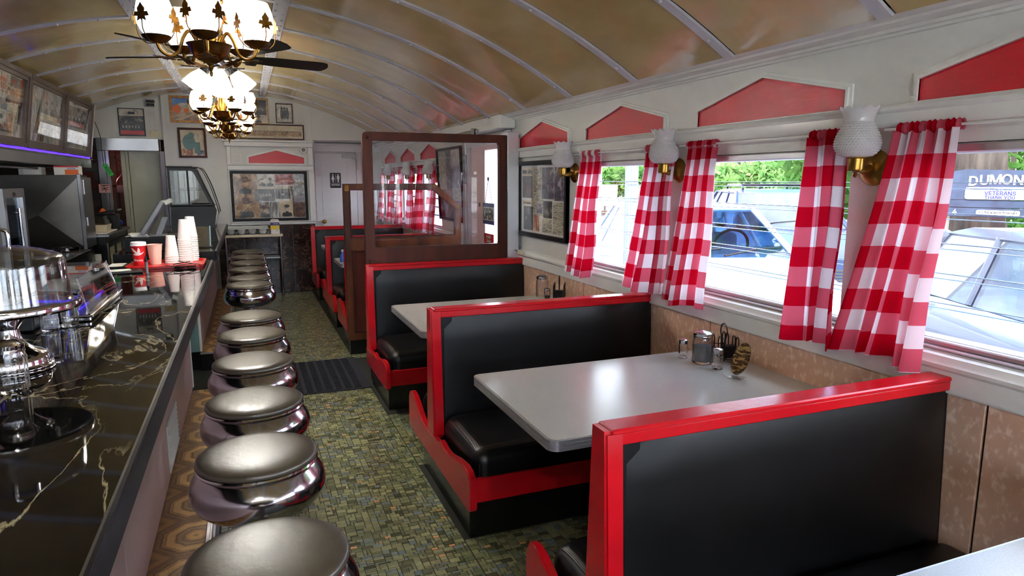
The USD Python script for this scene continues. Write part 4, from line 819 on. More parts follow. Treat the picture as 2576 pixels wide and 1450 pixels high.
cs = thing('dessert_case', 'black refrigerated dessert case with a sloping glass front on the far counter', 'display case', (-.03, 9.0, Z))
fr = Polygon([(-.80, 0), (-.33, 0), (-.30, .2), (-.335, .255), (-.79, .255)])
obj(cs, 'base', prism(fr, 'y', -.25, .25), 'black_plastic')
so = Polygon([(-.80, .245), (-.80, .70), (-.54, .70), (-.50, .675), (-.335, .245)]); si = Polygon([(-.775, .27), (-.775, .665), (-.555, .665), (-.525, .645), (-.365, .27)])
for y in (-.25, .225): obj(cs, 'side_frame', prism(so.difference(si), 'y', y, y + .025), 'black_plastic'); obj(cs, 'side_glass', prism(si, 'y', y + .010, y + .014), 'glass_case')
obj(cs, 'post', cat(cbox(-.60, -.58, -.252, -.232, .26, .67), cbox(-.70, -.685, -.20, -.19, .26, .67)), 'black_plastic'); obj(cs, 'top', cat(cbox(-.81, -.53, -.26, .26, .70, .715), cbox(-.80, -.5, -.25, .25, .69, .70)), 'black_plastic')
obj(cs, 'shelf', cat(box(-.77, -.44, -.22, .22, .43, .436), box(-.77, -.52, -.22, .22, .57, .574)), 'glass_case')
fg = [(-.515, .690), (-.47, .655), (-.41, .5), (-.345, .27), (-.30, .2)]; fc = curve([(a, 0, b) for a, b in [(-.52, .705), (-.44, .68), (-.36, .5), (-.295, .262), (-.275, .16)]], 24)
obj(cs, 'front_glass', cat(*[hull([(p[0], y, p[2]) for p in (fc[k], fc[k + 1]) for y in (-.26, .26)] + [(p[0] - .006, y, p[2] - .004) for p in (fc[k], fc[k + 1]) for y in (-.26, .26)]) for k in range(23)]), 'glass_case'); obj(cs, 'front_rail', cat(tube([(p[0] + .003, -.262, p[2]) for p in fc], .004, 6), tube([(p[0] + .003, .262, p[2]) for p in fc], .004, 6)), 'black_plastic')
obj(cs, 'front_panel', prism(Polygon([(-.325, .02), (-.285, .16), (-.30, .262), (-.318, .25), (-.298, .2), (-.328, .02)]), 'y', -.26, .26), 'light_grey'); obj(cs, 'back_panel', box(-.795, -.788, -.22, .22, .26, .69), 'black_plastic')
ds = thing('pastry_tray', 'foil tray on the middle shelf inside the dessert case', 'tray', (-.62, 9.0, Z + .4375)); obj(ds, 'tray', cbox(-.12, .12, -.15, .15, 0, .02), 'light_grey')
ph = thing('menu_holder', 'clear slanted acrylic menu holder on the end of the far counter', 'menu holder', (-.365, 6.05, Z), rz=0)
obj(ph, 'plate', mv(box(-.07, .07, -.003, .003, 0, .2), 0, 0, .008, rx=-38), 'acrylic'); obj(ph, 'rail', cat(mv(box(-.076, -.066, -.008, .004, 0, .2), 0, 0, .008, rx=-38), mv(box(.066, .076, -.008, .004, 0, .2), 0, 0, .008, rx=-38)), 'slat_edge'); obj(ph, 'foot', cbox(-.09, .08, -.02, .16, 0, .006), 'acrylic')
tb = thing('toothpick_box', 'clear box of toothpicks and mints left of the dessert case', 'box', (-.60, 6.62, Z)); m = cbox(-.09, .09, -.07, .07, 0, .12); obj(tb, 'box', m, 'acrylic'); obj(tb, 'contents', cbox(-.05, .05, -.04, .04, .004, .05, .01), 'cream_plastic')
wh = thing('whisk', 'small black wire whisk standing by the clear toothpick box', 'whisk', (-.62, 6.40, Z)); obj(wh, 'wires', cat(*[tube(curve([(0, 0, .05), (.02 * math.cos(a), .02 * math.sin(a), .075), (.018 * math.cos(a), .018 * math.sin(a), .1), (0, 0, .118)], 12), .0015, 5) for a in np.arange(0, 2 * pi, pi / 4)]), 'wire_black'); obj(wh, 'handle', lathe([(0, 0), (.012, 0), (.01, .01), (.005, .02), (.005, .052), (0, .052)], 14), 'black_plastic')
gj = jar('glass_jar', 'clear glass jar with metal lid behind the tall cup stacks', (-.50, 6.35, Z), .045, .13)

# ---------------------------------------------------------------- serving table against the marble wall
sv = thing('serving_table', 'narrow steel serving table against the brown marble wall', 'table', (.065, 9.5, 0))
obj(sv, 'top', cbox(-.37, .37, -.10, .16, .815, .84, .004), 'steel'); obj(sv, 'lip', cbox(-.372, .372, -.112, -.101, .812, .845, .003), 'cream_plastic')
for x in (-.34, .34):
    for y in (-.07, .13): obj(sv, 'leg', cat(cyl((x, y, .001), (x, y, .814), .014), cyl((x, y, .50), (x, y, .56), .019)), 'steel')
obj(sv, 'shelf', cbox(-.34, .34, -.08, .14, .515, .54), 'steel')
ct = thing('cutlery_tray', 'light grey cutlery tray with four round cups on the serving table', 'cutlery tray', (-.01, 9.50, .841)); obj(ct, 'rim', prism(sbox(-.27, -.075, .265, .085).difference(unary_union([Point(-.2 + .133 * k, 0).buffer(.05) for k in range(4)])), 'z', .075, .088), 'light_grey'); obj(ct, 'rail', cat(box(-.27, .265, .075, .085, .088, .11), box(-.27, -.262, -.07, .085, .088, .1), box(.257, .265, -.07, .085, .088, .1)), 'light_grey')
for k in range(4): obj(ct, 'cup', mv(lathe([(.05, .088), (.048, .04), (.036, .012), (.02, .001), (0, 0), (0, .004), (.034, .016), (.046, .088)], 30), -.2 + .133 * k), 'light_grey')
sx = thing('straw_box', 'white, yellow and navy box of drinking straws on the serving table', 'box', (.345, 9.50, .841)); obj(sx, 'carton', cbox(-.055, .055, -.045, .045, 0, .18, .002), 'paper_white'); obj(sx, 'yellow_band', box(-.0555, .0555, -.0462, -.0452, .06, .115), 'yellow'); obj(sx, 'blue_band', box(-.0555, .0555, -.0462, -.0452, .116, .155), 'navy'); obj(sx, 'lettering', mv(text('STRAWS', .011, .001), .008, -.0462, .136), 'paper_white')
obj(sx, 'picture', cat(box(.012, .026, -.047, -.0462, .03, .095), box(.028, .04, -.047, -.0462, .03, .085)), 'light_grey'); obj(sx, 'tissue', displace(mv(trimesh.creation.icosphere(3, .05), 0, 0, .185, s=1.0).apply_transform(np.diag([1, .8, .35, 1])).apply_translation((0, 0, .12)), .012, 30), 'paper_white')
# ---------------------------------------------------------------- condiments on the booth tables
TZ = .7435
jar('sugar_jar', 'fluted sugar pourer with domed metal lid on the nearest full table', (1.862, 2.37, TZ), .045, .125, fill='sugar', fillh=.62, flutes=20)
jar('salt_shaker', 'glass salt shaker left of the sugar pourer on the nearest full table', (1.832, 2.47, TZ), .021, .075, flutes=8, lidh=.018, dome=.006); jar('pepper_shaker', 'square glass shaker in front of the sugar pourer on the nearest full table', (1.86, 2.262, TZ), .023, .078, flutes=8, lidh=.018, dome=.006)
jar('sugar_jar', 'glass sugar jar with silver lid on the farther table', (1.895, 4.19, TZ), .042, .135, flutes=18); jar('pepper_shaker', 'small glass pepper shaker beside the jar on the farther table', (1.86, 4.03, TZ), .021, .075, fill='pepper', flutes=8, lidh=.018, dome=.006)
def caddy(loc, label, rz):
    t = thing('condiment_caddy', label, 'caddy', loc, rz); r = .0028; w = []
    w.append(tube([(-.07, -.035, .012), (.07, -.035, .012), (.07, .035, .012), (-.07, .035, .012)], r, 6, True)); w.append(tube([(-.07, -.035, .05), (.07, -.035, .05), (.07, .035, .05), (-.07, .035, .05)], r, 6, True))
    for x in (-.06, -.03, .03, .06):
        for y in (-.035, .035): w.append(tube(curve([(x - .012, y, .012), (x - .012, y, .09), (x, y, .108), (x + .012, y, .09), (x + .012, y, .012)], 18), r, 6))
    for s in (-1, 1): w.append(tube(curve([(s * .028, 0, .0), (-s * .006, 0, .07), (-s * .028, 0, .12), (-s * .02, 0, .15), (0, 0, .162)], 20), r * 1.15, 6))
    for x in (-.06, .06):
        for y in (-.03, .03): w.append(cyl((x, y, 0), (x, y, .014), .004, 8))
    obj(t, 'wire_rack', cat(w), 'wire_black'); obj(t, 'insert', box(-.066, -.03, -.028, .028, .016, .07), 'black_plastic'); return t
caddy((2.0, 2.40, TZ), 'black wire condiment caddy by the wall on the nearest full table', 80); caddy((1.965, 4.06, TZ), 'black wire condiment caddy on the farther table', 60)
cd = thing('dessert_card', 'oval picture card in a clear stand beside the wire caddy', 'table card', (1.862, 2.13, TZ), rz=-62); cl_ = affinity.rotate(ell(0, .075, .035, .07), -14)
obj(cd, 'card', mv(prism(cl_, 'y', -.0015, .0015), 0, 0, 0, rx=-12), 'foil'); obj(cd, 'stand', cat(mv(prism(cl_.buffer(.004).difference(cl_.buffer(-.001)), 'y', -.003, .003), 0, 0, 0, rx=-12), mv(box(-.03, .03, -.001, .001, 0, .05), 0, -.045, .004, rx=60), box(-.03, .03, -.05, .012, 0, .003)), 'acrylic')
bc = thing('spray_bottle', 'small blue cleaning bottle on the table corner beyond the partition', 'bottle', (.875, 6.80, TZ)); obj(bc, 'body', lathe([(0, 0), (.03, 0), (.032, .01), (.028, .06), (.012, .09), (.012, .1), (0, .1)], 24), 'blue'); obj(bc, 'cap', lathe([(0, .1005), (.014, .1005), (.014, .12), (0, .122)], 16), 'white_trim')
# switches, outlet, adapter on the pier by the entrance
ws = thing('light_switch', 'white double light switch plate left of the framed clippings', 'light switch', (XW, 5.115, 1.225), rz=-90); obj(ws, 'plate', cbox(-.04, .04, -.03, -.0005, -.065, .065, .008), 'white_trim'); obj(ws, 'toggle', cat(cyl((0, -.03, .025), (0, -.042, .025), .009), cyl((0, -.03, -.025), (0, -.042, -.025), .009)), 'white_trim')
wo = thing('power_outlet', 'grey box outlet with two yellowed sockets under the light switch', 'outlet', (XW, 5.10, 1.075), rz=-90); obj(wo, 'box', cbox(-.038, .038, -.045, -.0005, -.062, .062, .004), 'aluminium'); obj(wo, 'socket', cat(prism(ell(0, .026, .018, .018), 'y', -.048, -.0445), prism(ell(0, -.026, .018, .018), 'y', -.048, -.0445)), 'cream_plastic')
ad = thing('power_adapter', 'long grey power adapter fixed to the pier beside the switch', 'adapter', (XW - .03, 5.235, 1.235), rz=-90); obj(ad, 'body', cbox(-.035, .035, -.035, 0, -.10, .10, .003), 'grey_plastic'); obj(ad, 'print', box(-.02, .02, -.0362, -.0352, -.08, .02), 'light_grey')
obj(ad, 'cable', cat(tube(curve([(0, -.018, .10), (.01, -.02, .14), (.05, -.012, .18), (.13, -.008, .205), (.19, -.006, .21)], 24), .005, 8), tube(curve([(.0, -.018, -.10), (.02, -.03, -.15), (.1, -.03, -.22), (.24, -.03, -.245), (.33, -.03, -.25)], 24), .005, 8)), 'wire_black'); obj(ad, 'plug', cbox(.32, .385, -.048, -.018, -.272, -.235, .005), 'cream_plastic')

# ================================================================== kitchen side
hd = thing('range_hood', 'long stainless range hood lip under the framed photo boards', 'range hood', (0, 0, 0))
obj(hd, 'lip', cat(cbox(-1.70, -1.66, 4.2, 9.2, 1.695, 1.795, .003), cbox(-2.45, -1.70, 9.16, 9.2, 1.695, 1.795, .003)), 'steel'); obj(hd, 'canopy', box(-2.49, -1.705, 4.2, 9.15, 1.80, 1.825), 'steel_dark'); obj(hd, 'flange', cbox(-1.665, -1.635, 4.2, 9.2, 1.79, 1.797, .001), 'steel')
obj(hd, 'filter', cat([mv(box(-2.45, -1.75, y, y + .44, 1.70, 1.715), 0, 0, 0) for y in np.arange(4.3, 9.0, .47)]), 'steel_dark')
obj(hd, 'bulkhead', box(-2.49, -1.78, 4.2, 9.15, 1.83, 2.39), 'black_paint')
ld = thing('light_strip', 'glowing blue light strip along the foot of the framed photo boards', 'light strip', (0, 0, 0)); obj(ld, 'tube', tube(curve([(-1.652 + .004 * math.sin(k * 1.7), y, 1.8075 + .0015 * math.sin(k * 2.3)) for k, y in enumerate(np.linspace(4.2, 9.1, 26))], 120), .0085, 8), 'led_blue')
PR = ['print_grey', 'print_light', 'print_grey', 'print_stripe', 'print_light', 'print_warm', 'print_sepia', 'print_dark', 'print_violet', 'print_stripe', 'print_light', 'print_news']
def split_rects(x0, z0, x1, z1, n, rng):
    L = [(x0, z0, x1, z1)]
    while len(L) < n:
        k = max(range(len(L)), key=lambda i: (L[i][2] - L[i][0]) * (L[i][3] - L[i][1])); a, b, c, d = L.pop(k); f = rng.uniform(.36, .64)
        if (c - a) > (d - b) * rng.uniform(.8, 1.2): m = a + (c - a) * f; L += [(a, b, m, d), (m, b, c, d)]
        else: m = b + (d - b) * f; L += [(a, b, c, m), (a, m, c, d)]
    return L
def person(cx, z0, h, hat=False):
    "a plain head-and-shoulders outline of a printed figure"
    r = h * .19; hz = z0 + h * .66
    o = [(unary_union([rrect(cx - h * .36, z0 - h * .2, cx + h * .36, z0 + h * .32, h * .16), sbox(cx - r * .5, z0 + h * .25, cx + r * .5, hz)]).intersection(sbox(cx - h, z0, cx + h, z0 + 2 * h)), 'print_dark'), (ell(cx, hz, r, r * 1.3), 'print_sepia' if hat else 'print_light'), (ell(cx, hz + r * .75, r * 1.02, r * .62), 'print_dark')]
    if hat: o += [(ell(cx, hz + r * .8, r * 2.1, r * .3), 'print_brown'), (rrect(cx - r, hz + r * .8, cx + r, hz + r * 2.0, r * .4), 'print_brown')]
    return o
def picture(name, label, cat_, loc, w, h, fw, fmat, photos, rz=0, rx=0, group=None, depth=.022, back='paper_white', glass=True, extra=(), lip=None):
    t = thing(name, label, cat_, loc, rz, group, rx)
    rg_ = ring(w, h, fw, 0, h / 2); obj(t, 'frame', cat(prism(rg_.buffer(-.002), 'y', -depth, -.0005), prism(ring(w - .004, h - .004, fw * .5, 0, h / 2), 'y', -depth - (lip or .004), -.001)), fmat)
    obj(t, 'backing', box(-w / 2 + fw * .8, w / 2 - fw * .8, -.005, -.001, fw * .8, h - fw * .8), back)
    for k, (x0, z0, x1, z1, m) in enumerate(photos): obj(t, 'photo', box(x0, x1, -.0056 - .0006 * (k % 3 + 1), -.005, z0, z1), m)
    for k, (g, m) in enumerate(extra): obj(t, 'figure', prism(g, 'y', -.0082 - .0004 * k, -.0078), m)
    if glass: obj(t, 'glass', box(-w / 2 + fw, w / 2 - fw, -depth * .75, -depth * .75 + .0015, fw, h - fw), 'picture_glass')
    return t
def collage(w, h, fw, n, seed, pr=PR, gap=.003):
    rng = np.random.default_rng(seed); return [(a + gap * rng.random(), b + gap * rng.random(), c - gap * rng.random(), d - gap * rng.random(), pr[int(rng.integers(len(pr)))]) for a, b, c, d in split_rects(-w / 2 + fw, fw, w / 2 - fw, h - fw, n, rng)]
for i, (y, lb) in enumerate(((8.49, 'photo board over the hood farthest from the camera, with a white edge strip'), (7.265, 'middle photo board of the three over the hood'), (6.04, 'photo board over the hood cut by the left edge of the picture'))):
    w_, h_ = 1.218, .60; rng = np.random.default_rng(i); ex = []
    for k in range(5): ex += person(float(rng.uniform(-.45, .45)), float(rng.choice([.08, .32])), float(rng.uniform(.12, .2)))
    picture('photo_board', lb, 'picture', (-1.685, y, 1.822), w_, h_, .07, 'frame_brown', collage(w_, h_, .07, 34, 60 + i), rz=90, rx=8.2, group='framed photo boards over the hood', depth=.04, extra=ex, lip=.010)
one('edge_strip', mv(cbox(-.012, .012, -.05, 0, 0, .6), 0, 0, 0, rx=8.2, rz=90).apply_translation((-1.683, 9.115, 1.822)), 'white_trim', 'white strip closing the end of the photo boards over the hood', 'trim strip')
gc = thing('cooking_counter', 'dark steel cooking counter behind the near counter', 'counter', (0, 0, 0)); obj(gc, 'top', cbox(-2.48, -1.40, 4.2, 7.38, .872, .90), 'steel_dark'); obj(gc, 'body', box(-2.46, -1.43, 4.2, 7.38, .003, .870), 'steel_dark')
rf = thing('glass_fridge', 'stainless upright fridge with glass door and long bar handle at the left edge', 'refrigerator', (0, 0, 0))
obj(rf, 'cabinet', cat(box(-2.2, -2.18, 5.42, 5.89, .902, 1.49), box(-2.2, -1.54, 5.42, 5.44, .902, 1.49), box(-2.2, -1.54, 5.87, 5.89, .902, 1.49), box(-2.2, -1.54, 5.42, 5.89, 1.47, 1.495)), 'steel_dark')
obj(rf, 'door_frame', prism(sbox(5.42, .902, 5.89, 1.495).difference(sbox(5.47, .93, 5.84, 1.43)), 'x', -1.54, -1.505), 'steel'); obj(rf, 'door_glass', box(-1.53, -1.524, 5.465, 5.845, .925, 1.435), 'glass_tint'); obj(rf, 'shelf', cat(*[box(-2.17, -1.56, 5.445, 5.865, z, z + .008) for z in (1.05, 1.18, 1.31)]), 'glass_case'); obj(rf, 'control', box(-1.504, -1.501, 5.63, 5.68, 1.44, 1.465), 'black_plastic')
obj(rf, 'handle', cat(cyl((-1.46, 5.56, .95), (-1.46, 5.56, 1.36), .011), cyl((-1.505, 5.56, 1.33), (-1.46, 5.56, 1.33), .007), cyl((-1.505, 5.56, 1.0), (-1.46, 5.56, 1.0), .007)), 'chrome')
sp = thing('steel_partition', 'tall dark stainless side panel with diagonal creases beside the cooking counter', 'panel', (0, 0, 0)); a_, b_, y_ = (-2.46, -1.445), (.902, 1.60), 7.42
V = np.array([(a_[0], y_, b_[0]), (a_[1], y_, b_[0]), (a_[1], y_, b_[1]), (a_[0], y_, b_[1]), (-1.80, y_ - .035, 1.23)]); obj(sp, 'face', (V, np.array([[0, 1, 4], [1, 2, 4], [2, 3, 4], [3, 0, 4]])), 'steel_dark', smooth=False)
obj(sp, 'body', box(-2.46, -1.47, y_ + .002, 7.88, .902, 1.60), 'steel_dark'); obj(sp, 'edge', cat(cbox(-1.468, -1.435, y_ - .012, y_ + .03, .88, 1.61, .004), cbox(-1.468, -1.44, y_ + .03, 7.88, .903, 1.58, .003), cyl((-1.43, y_ + .05, 1.42), (-1.43, y_ + .05, 1.56), .008), cyl((-1.43, y_ + .06, 1.12), (-1.43, y_ + .06, 1.2), .012)), 'steel'); obj(sp, 'lower_body', box(-2.46, -1.47, y_ + .002, 7.88, .003, .90), 'steel_dark')
cb = thing('filter_carton', 'orange and white carton lettered ProTex on top of the stainless side panel', 'carton', (-1.56, 7.56, 1.602)); obj(cb, 'carton', cbox(-.10, .10, -.08, .08, 0, .085, .002), 'paper_white'); obj(cb, 'print', cat(box(-.01, .098, -.0815, -.0805, .004, .05)), 'orange'); obj(cb, 'band', box(-.10, .10, -.0815, -.0805, .072, .085), 'red_gloss'); obj(cb, 'lettering', mv(text('ProTex', .014, .001), .045, -.0815, .06), 'navy')
wc_ = thing('white_carton', 'plain white box on top of the stainless side panel, under the hood', 'carton', (-1.85, 7.56, 1.602)); obj(wc_, 'carton', cbox(-.09, .09, -.08, .08, 0, .075), 'light_grey'); obj(wc_, 'flap', box(-.05, .075, -.082, -.0805, .01, .07), 'paper_white')
one('hood_rail', cyl((-1.76, 4.3, 1.66), (-1.76, 7.35, 1.66), .011), 'steel', 'steel rod hanging level below the hood lip', 'rail')
for i, (x, y, r) in enumerate(((-1.66, 6.95, .11), (-1.56, 7.2, .1), (-1.84, 7.15, .12))):
    p = thing('pan', ['shiny round pan on the cooking counter, nearest of three', 'shiny round pan at the corner of the stainless panel', 'shiny round pan behind the other two'][i], 'pan', (x, y, .9015), 0, 'round pans'); obj(p, 'bowl', lathe([(0, 0), (r * .9, 0), (r, .012), (r, .034), (r + .006, .036), (r + .006, .039), (r - .006, .036), (r - .006, .012), (0, .006)], 40), 'chrome')
pg = thing('plastic_bag', 'crumpled clear bag of wrapped goods at the foot of the glass fridge', 'bag', (-1.66, 6.22, .92)); obj(pg, 'bag', displace(trimesh.creation.icosphere(4, .07).apply_transform(np.diag([1.2, 1.5, .9, 1])).apply_translation((0, 0, .06)), .03, 14), 'plastic_bag')
cn = thing('spray_can', 'white and teal canister standing beside the glass fridge', 'canister', (-1.62, 6.05, .9015)); obj(cn, 'body', lathe([(0, 0), (.03, 0), (.03, .15), (.02, .165), (.012, .18), (0, .18)], 24), 'paper_white'); obj(cn, 'band', lathe([(.0305, .02), (.031, .02), (.031, .05), (.0305, .05)], 24), 'teal')
fb = thing('steel_bin', 'slim open steel bin against the creased stainless panel', 'bin', (-1.78, 6.5, .9015)); obj(fb, 'bin', prism(ring(.16, .14, .008), 'z', 0, .26), 'steel'); obj(fb, 'bottom', box(-.075, .075, -.065, .065, 0, .006), 'steel_dark')
pr_ = thing('prep_table', 'dark prep table with steel top and pale cupboard doors beyond the stainless panel', 'table', (0, 0, 0)); obj(pr_, 'top', cbox(-2.0, -1.33, 7.90, 9.25, .972, 1.0, .004), 'steel'); obj(pr_, 'body', box(-1.98, -1.37, 7.92, 9.24, .003, .970), 'black_base')
for k in range(3): d_ = obj(pr_, 'door', prism(ring(.41, .62, .05, 8.15 + .43 * k, .60), 'x', -1.368, -1.352), 'steel_dark'); obj(d_, 'door_panel', box(-1.3675, -1.359, 7.99 + .43 * k, 8.31 + .43 * k, .34, .86), 'cream_paint')
obj(pr_, 'label', box(-1.50, -1.42, 7.917, 7.9195, .62, .80), 'paper_white'); obj(pr_, 'cutting_board', cbox(-1.62, -1.36, 7.95, 8.6, 1.0005, 1.012), 'paper_white')
bn = thing('bread_bin', 'cream bin with a clear hinged lid on the prep table', 'bin', (-1.52, 8.32, 1.0125)); obj(bn, 'base', hull([(x * s, y * s, z) for s, z in ((.92, 0), (1, .07)) for x in (-.13, .13) for y in (-.14, .14)]), 'cream_plastic'); obj(bn, 'lid', hull([(x * s, y * s, z) for s, z in ((1, .071), (.8, .16)) for x in (-.12, .12) for y in (-.13, .13)]), 'acrylic'); obj(bn, 'latch', box(-.10, -.03, -.1465, -.1425, .02, .06), 'black_plastic')
bd = thing('label_printer', 'black box-shaped scale with tilted screen behind the cream bin', 'scale', (-1.47, 8.78, 1.0015)); obj(bd, 'body', cbox(-.08, .10, -.12, .12, 0, .17, .008), 'black_plastic'); obj(bd, 'screen', mv(cbox(-.10, .12, -.13, .13, 0, .02, .004), 0, 0, .185, ry=-12), 'black_plastic'); obj(bd, 'stripe', mv(cat(*[box(.122, .126, -.12, .12, .002 + .006 * k, .005 + .006 * k) for k in range(3)]), 0, 0, .185, ry=-12), 'light_grey')
bl = thing('blue_cloth', 'crumpled blue cloth at the far end of the prep table', 'cloth', (-1.43, 9.08, 1.018)); obj(bl, 'cloth', displace(trimesh.creation.icosphere(4, .06).apply_transform(np.diag([1, 1.2, .7, 1])).apply_translation((0, 0, .04)), .02, 22), 'blue')
st2 = thing('storage_box', 'low grey carton on the prep table under the wrapped bag', 'box', (-1.75, 8.75, 1.0015)); obj(st2, 'body', cbox(-.12, .12, -.16, .16, 0, .17), 'light_grey'); obj(st2, 'lid', cbox(-.125, .125, -.165, .165, .171, .18), 'grey_plastic')
bg = thing('wrapped_bag', 'wrinkled brown and clear bag lying on the grey carton', 'bag', (-1.72, 8.72, 1.205)); obj(bg, 'bag', displace(trimesh.creation.icosphere(4, .09).apply_transform(np.diag([1.3, 1.5, .62, 1])).apply_translation((0, 0, .055)), .03, 16), 'plastic_bag'); orr = thing('orange_pouch', 'bright orange pouch beside the wrinkled bag', 'pouch', (-1.555, 8.98, 1.0015)); obj(orr, 'pouch', displace(trimesh.creation.icosphere(3, .05).apply_transform(np.diag([.9, 1, 2.3, 1])).apply_translation((0, 0, .115)), .008, 20), 'orange')
# doorway to the back room
dw = thing('doorway_casing', 'stainless lintel and column framing the kitchen doorway', 'door casing', (0, 0, 0)); obj(dw, 'lintel', cbox(-1.675, -.985, YB - .06, YB + .05, 1.92, 2.072, .003), 'steel'); obj(dw, 'column', cat(cbox(-1.665, -1.585, YB - .10, YB - .002, .003, 1.918, .003), cbox(-1.583, -1.545, YB - .08, YB - .002, .003, 1.918, .003)), 'steel'); obj(dw, 'jamb', cbox(-.985, -.935, YB - .03, YB + .10, .003, 1.918, .002), 'gray_riser')
ds_ = thing('back_door', 'plain pale green-white door slab standing open in the kitchen doorway', 'door', (0, 0, 0)); obj(ds_, 'slab', cbox(-1.37, -.99, 9.94, 9.98, .003, 2.1, .003), 'cream_paint'); obj(ds_, 'casing', cat(cbox(-1.46, -1.41, 9.92, 9.99, .003, 2.2), cbox(-1.408, -1.375, 9.93, 9.98, .003, 2.2)), 'cream_paint')
jb = thing('junction_box', 'grey electrical box with conduit inside the kitchen doorway', 'electrical box', (-1.535, 10.30, 1.44)); obj(jb, 'box', prism(rrect(-.055, -.05, .055, .05, .02), 'y', -.03, .0), 'grey_plastic'); obj(jb, 'conduit', cat(tube(curve([(-.05, -.01, .05), (-.04, -.01, .12), (.02, -.01, .2), (.03, -.01, .3), (-.06, -.01, .42)], 24), .008, 8), cyl((.05, -.01, -.05), (.08, -.01, -.9), .008)), 'steel'); obj(jb, 'mount', box(-.05, .05, .0, .655, -.02, .02), 'picket')
wl = thing('warning_lamp', 'small glowing red and white lamp inside the kitchen doorway', 'lamp', (-1.68, 10.2, 1.56)); obj(wl, 'lamp', lathe([(0, 0), (.018, 0), (.02, .05), (.016, .10), (0, .12)], 20), 'lamp_red'); obj(wl, 'holder', cat(lathe([(0, -.12), (.02, -.12), (.02, -.001), (0, -.001)], 20), box(-.015, .015, .01, .755, -.1, -.07)), 'light_grey')
gt = thing('green_tag', 'bright green inspection tag hanging on the steel column', 'tag', (-1.60, YB - .108, 1.75)); obj(gt, 'tag', mv(prism(rrect(-.028, -.16, .028, 0, .006).difference(Point(0, -.014).buffer(.006)), 'y', -.003, 0), 0, 0, 0, ry=-28), 'green_tag'); obj(gt, 'print', mv(cat(*[box(-.018, .018, -.004, -.003, -.05 - .018 * k, -.044 - .018 * k) for k in range(5)]), 0, 0, 0, ry=-28), 'sign_black'); obj(gt, 'cord', tube(curve([(0, -.001, -.01), (-.01, .0, .2), (-.012, .02, .32), (-.06, .04, .5), (-.12, .04, .55)], 30), .004, 6), 'wire_black')
sb = thing('safety_notice', 'small white and pink notice with a line drawing on the steel column', 'notice', (-1.615, YB - .1015, 1.45)); obj(sb, 'sheet', box(-.065, .06, -.004, 0, -.05, .055), 'pink_print'); obj(sb, 'drawing', cat(*[mv(box(-.04, .04, -.0055, -.004, -.003, .003), 0, 0, .0, ry=a) for a in (20, -25, 70)], box(-.04, .04, -.0055, -.004, .034, .042)), 'sign_black')

# ================================================================== pictures
F = YB - .0015
ex = [(sbox(-.13, .02, .13, .07), 'red_gloss'), (sbox(-.13, .07, .13, .15), 'green_tag')][:1] + [(ell(-.1 + .035 * k, .115, .008, .018), 'print_light') for k in range(6)] + [(sbox(-.035, .27, .04, .3), 'sign_black')]
picture('stadium_print', 'thin-framed print of ball players under stadium lights on the end wall', 'picture', (-1.277, YB + .058, 2.105), .295, .345, .012, 'black_paint', [(-.135, .012, .135, .15, 'print_field'), (-.135, .15, .135, .25, 'print_dark'), (-.135, .25, .135, .333, 'print_light')], extra=ex)
picture('street_painting', 'gold-framed colour street scene under blue sky high on the end wall', 'picture', (-.60, F, 2.285), .46, .335, .03, 'gold_frame', [(-.2, .03, .2, .13, 'print_street'), (-.2, .13, .2, .305, 'print_sky')], extra=[(Polygon([(-.2, .13), (-.2, .2), (-.1, .25), (.12, .25), (.2, .22), (.2, .13)]), 'print_light'), (ell(-.15, .17, .05, .055), 'orange'), (ell(-.04, .155, .03, .03), 'orange'), (ell(.08, .15, .04, .03), 'orange'), (Polygon([(-.2, .03), (-.1, .03), (.1, .13), (.06, .13)]), 'print_cream')])
picture('family_photo', 'brown-framed faded colour photo on the white pier by the kitchen doorway', 'picture', (-.597, F, 1.84), .335, .385, .032, 'dark_wood', [(-.135, .032, .135, .353, 'print_cream'), (-.12, .035, .0, .12, 'print_warm'), (.05, .035, .13, .1, 'print_violet')], extra=[(unary_union([ell(-.04, .2, .075, .1), ell(-.01, .29, .035, .035)]), 'teal'), (ell(.06, .27, .03, .036), 'print_light'), (sbox(.02, .06, .09, .2), 'teal')])
picture('chief_picture', 'gold-edged picture with two dark portrait prints, right of the lamps on the end wall', 'picture', (.175, F, 2.29), .355, .34, .018, 'gold_frame', [(-.155, .125, .155, .32, 'print_dark'), (-.155, .02, .155, .12, 'print_light')], extra=person(.0, .13, .17) + person(.05, .02, .1, True))
picture('group_sketch', 'small framed black-and-white sketch of a standing group on the end wall', 'picture', (.553, F, 2.315), .222, .26, .014, 'dark_wood', [(-.095, .015, .095, .245, 'print_light')], extra=[(g, 'print_dark') for g in (unary_union([ell(-.03 + .035 * k, .12, .022, .07), ell(-.03 + .035 * k, .195, .015, .018)]) for k in range(3))])
picture('panorama_photo', 'long narrow sepia photograph of a long row of people on the end wall', 'picture', (.33, F - .006, 2.095), .935, .205, .02, 'dark_wood', [(-.445, .02, .445, .185, 'print_cream'), (-.43, .045, .43, .11, 'print_crowd')], extra=[(unary_union([ell(-.41 + .0215 * k, .105 + .006 * (k % 2), .006, .010) for k in range(39)]), 'print_brown'), (unary_union([rrect(-.419 + .0215 * k, .05, -.401 + .0215 * k, .098, .004) for k in range(39)]), 'print_sepia')], rx=1.2)
w_, h_ = .985, .675
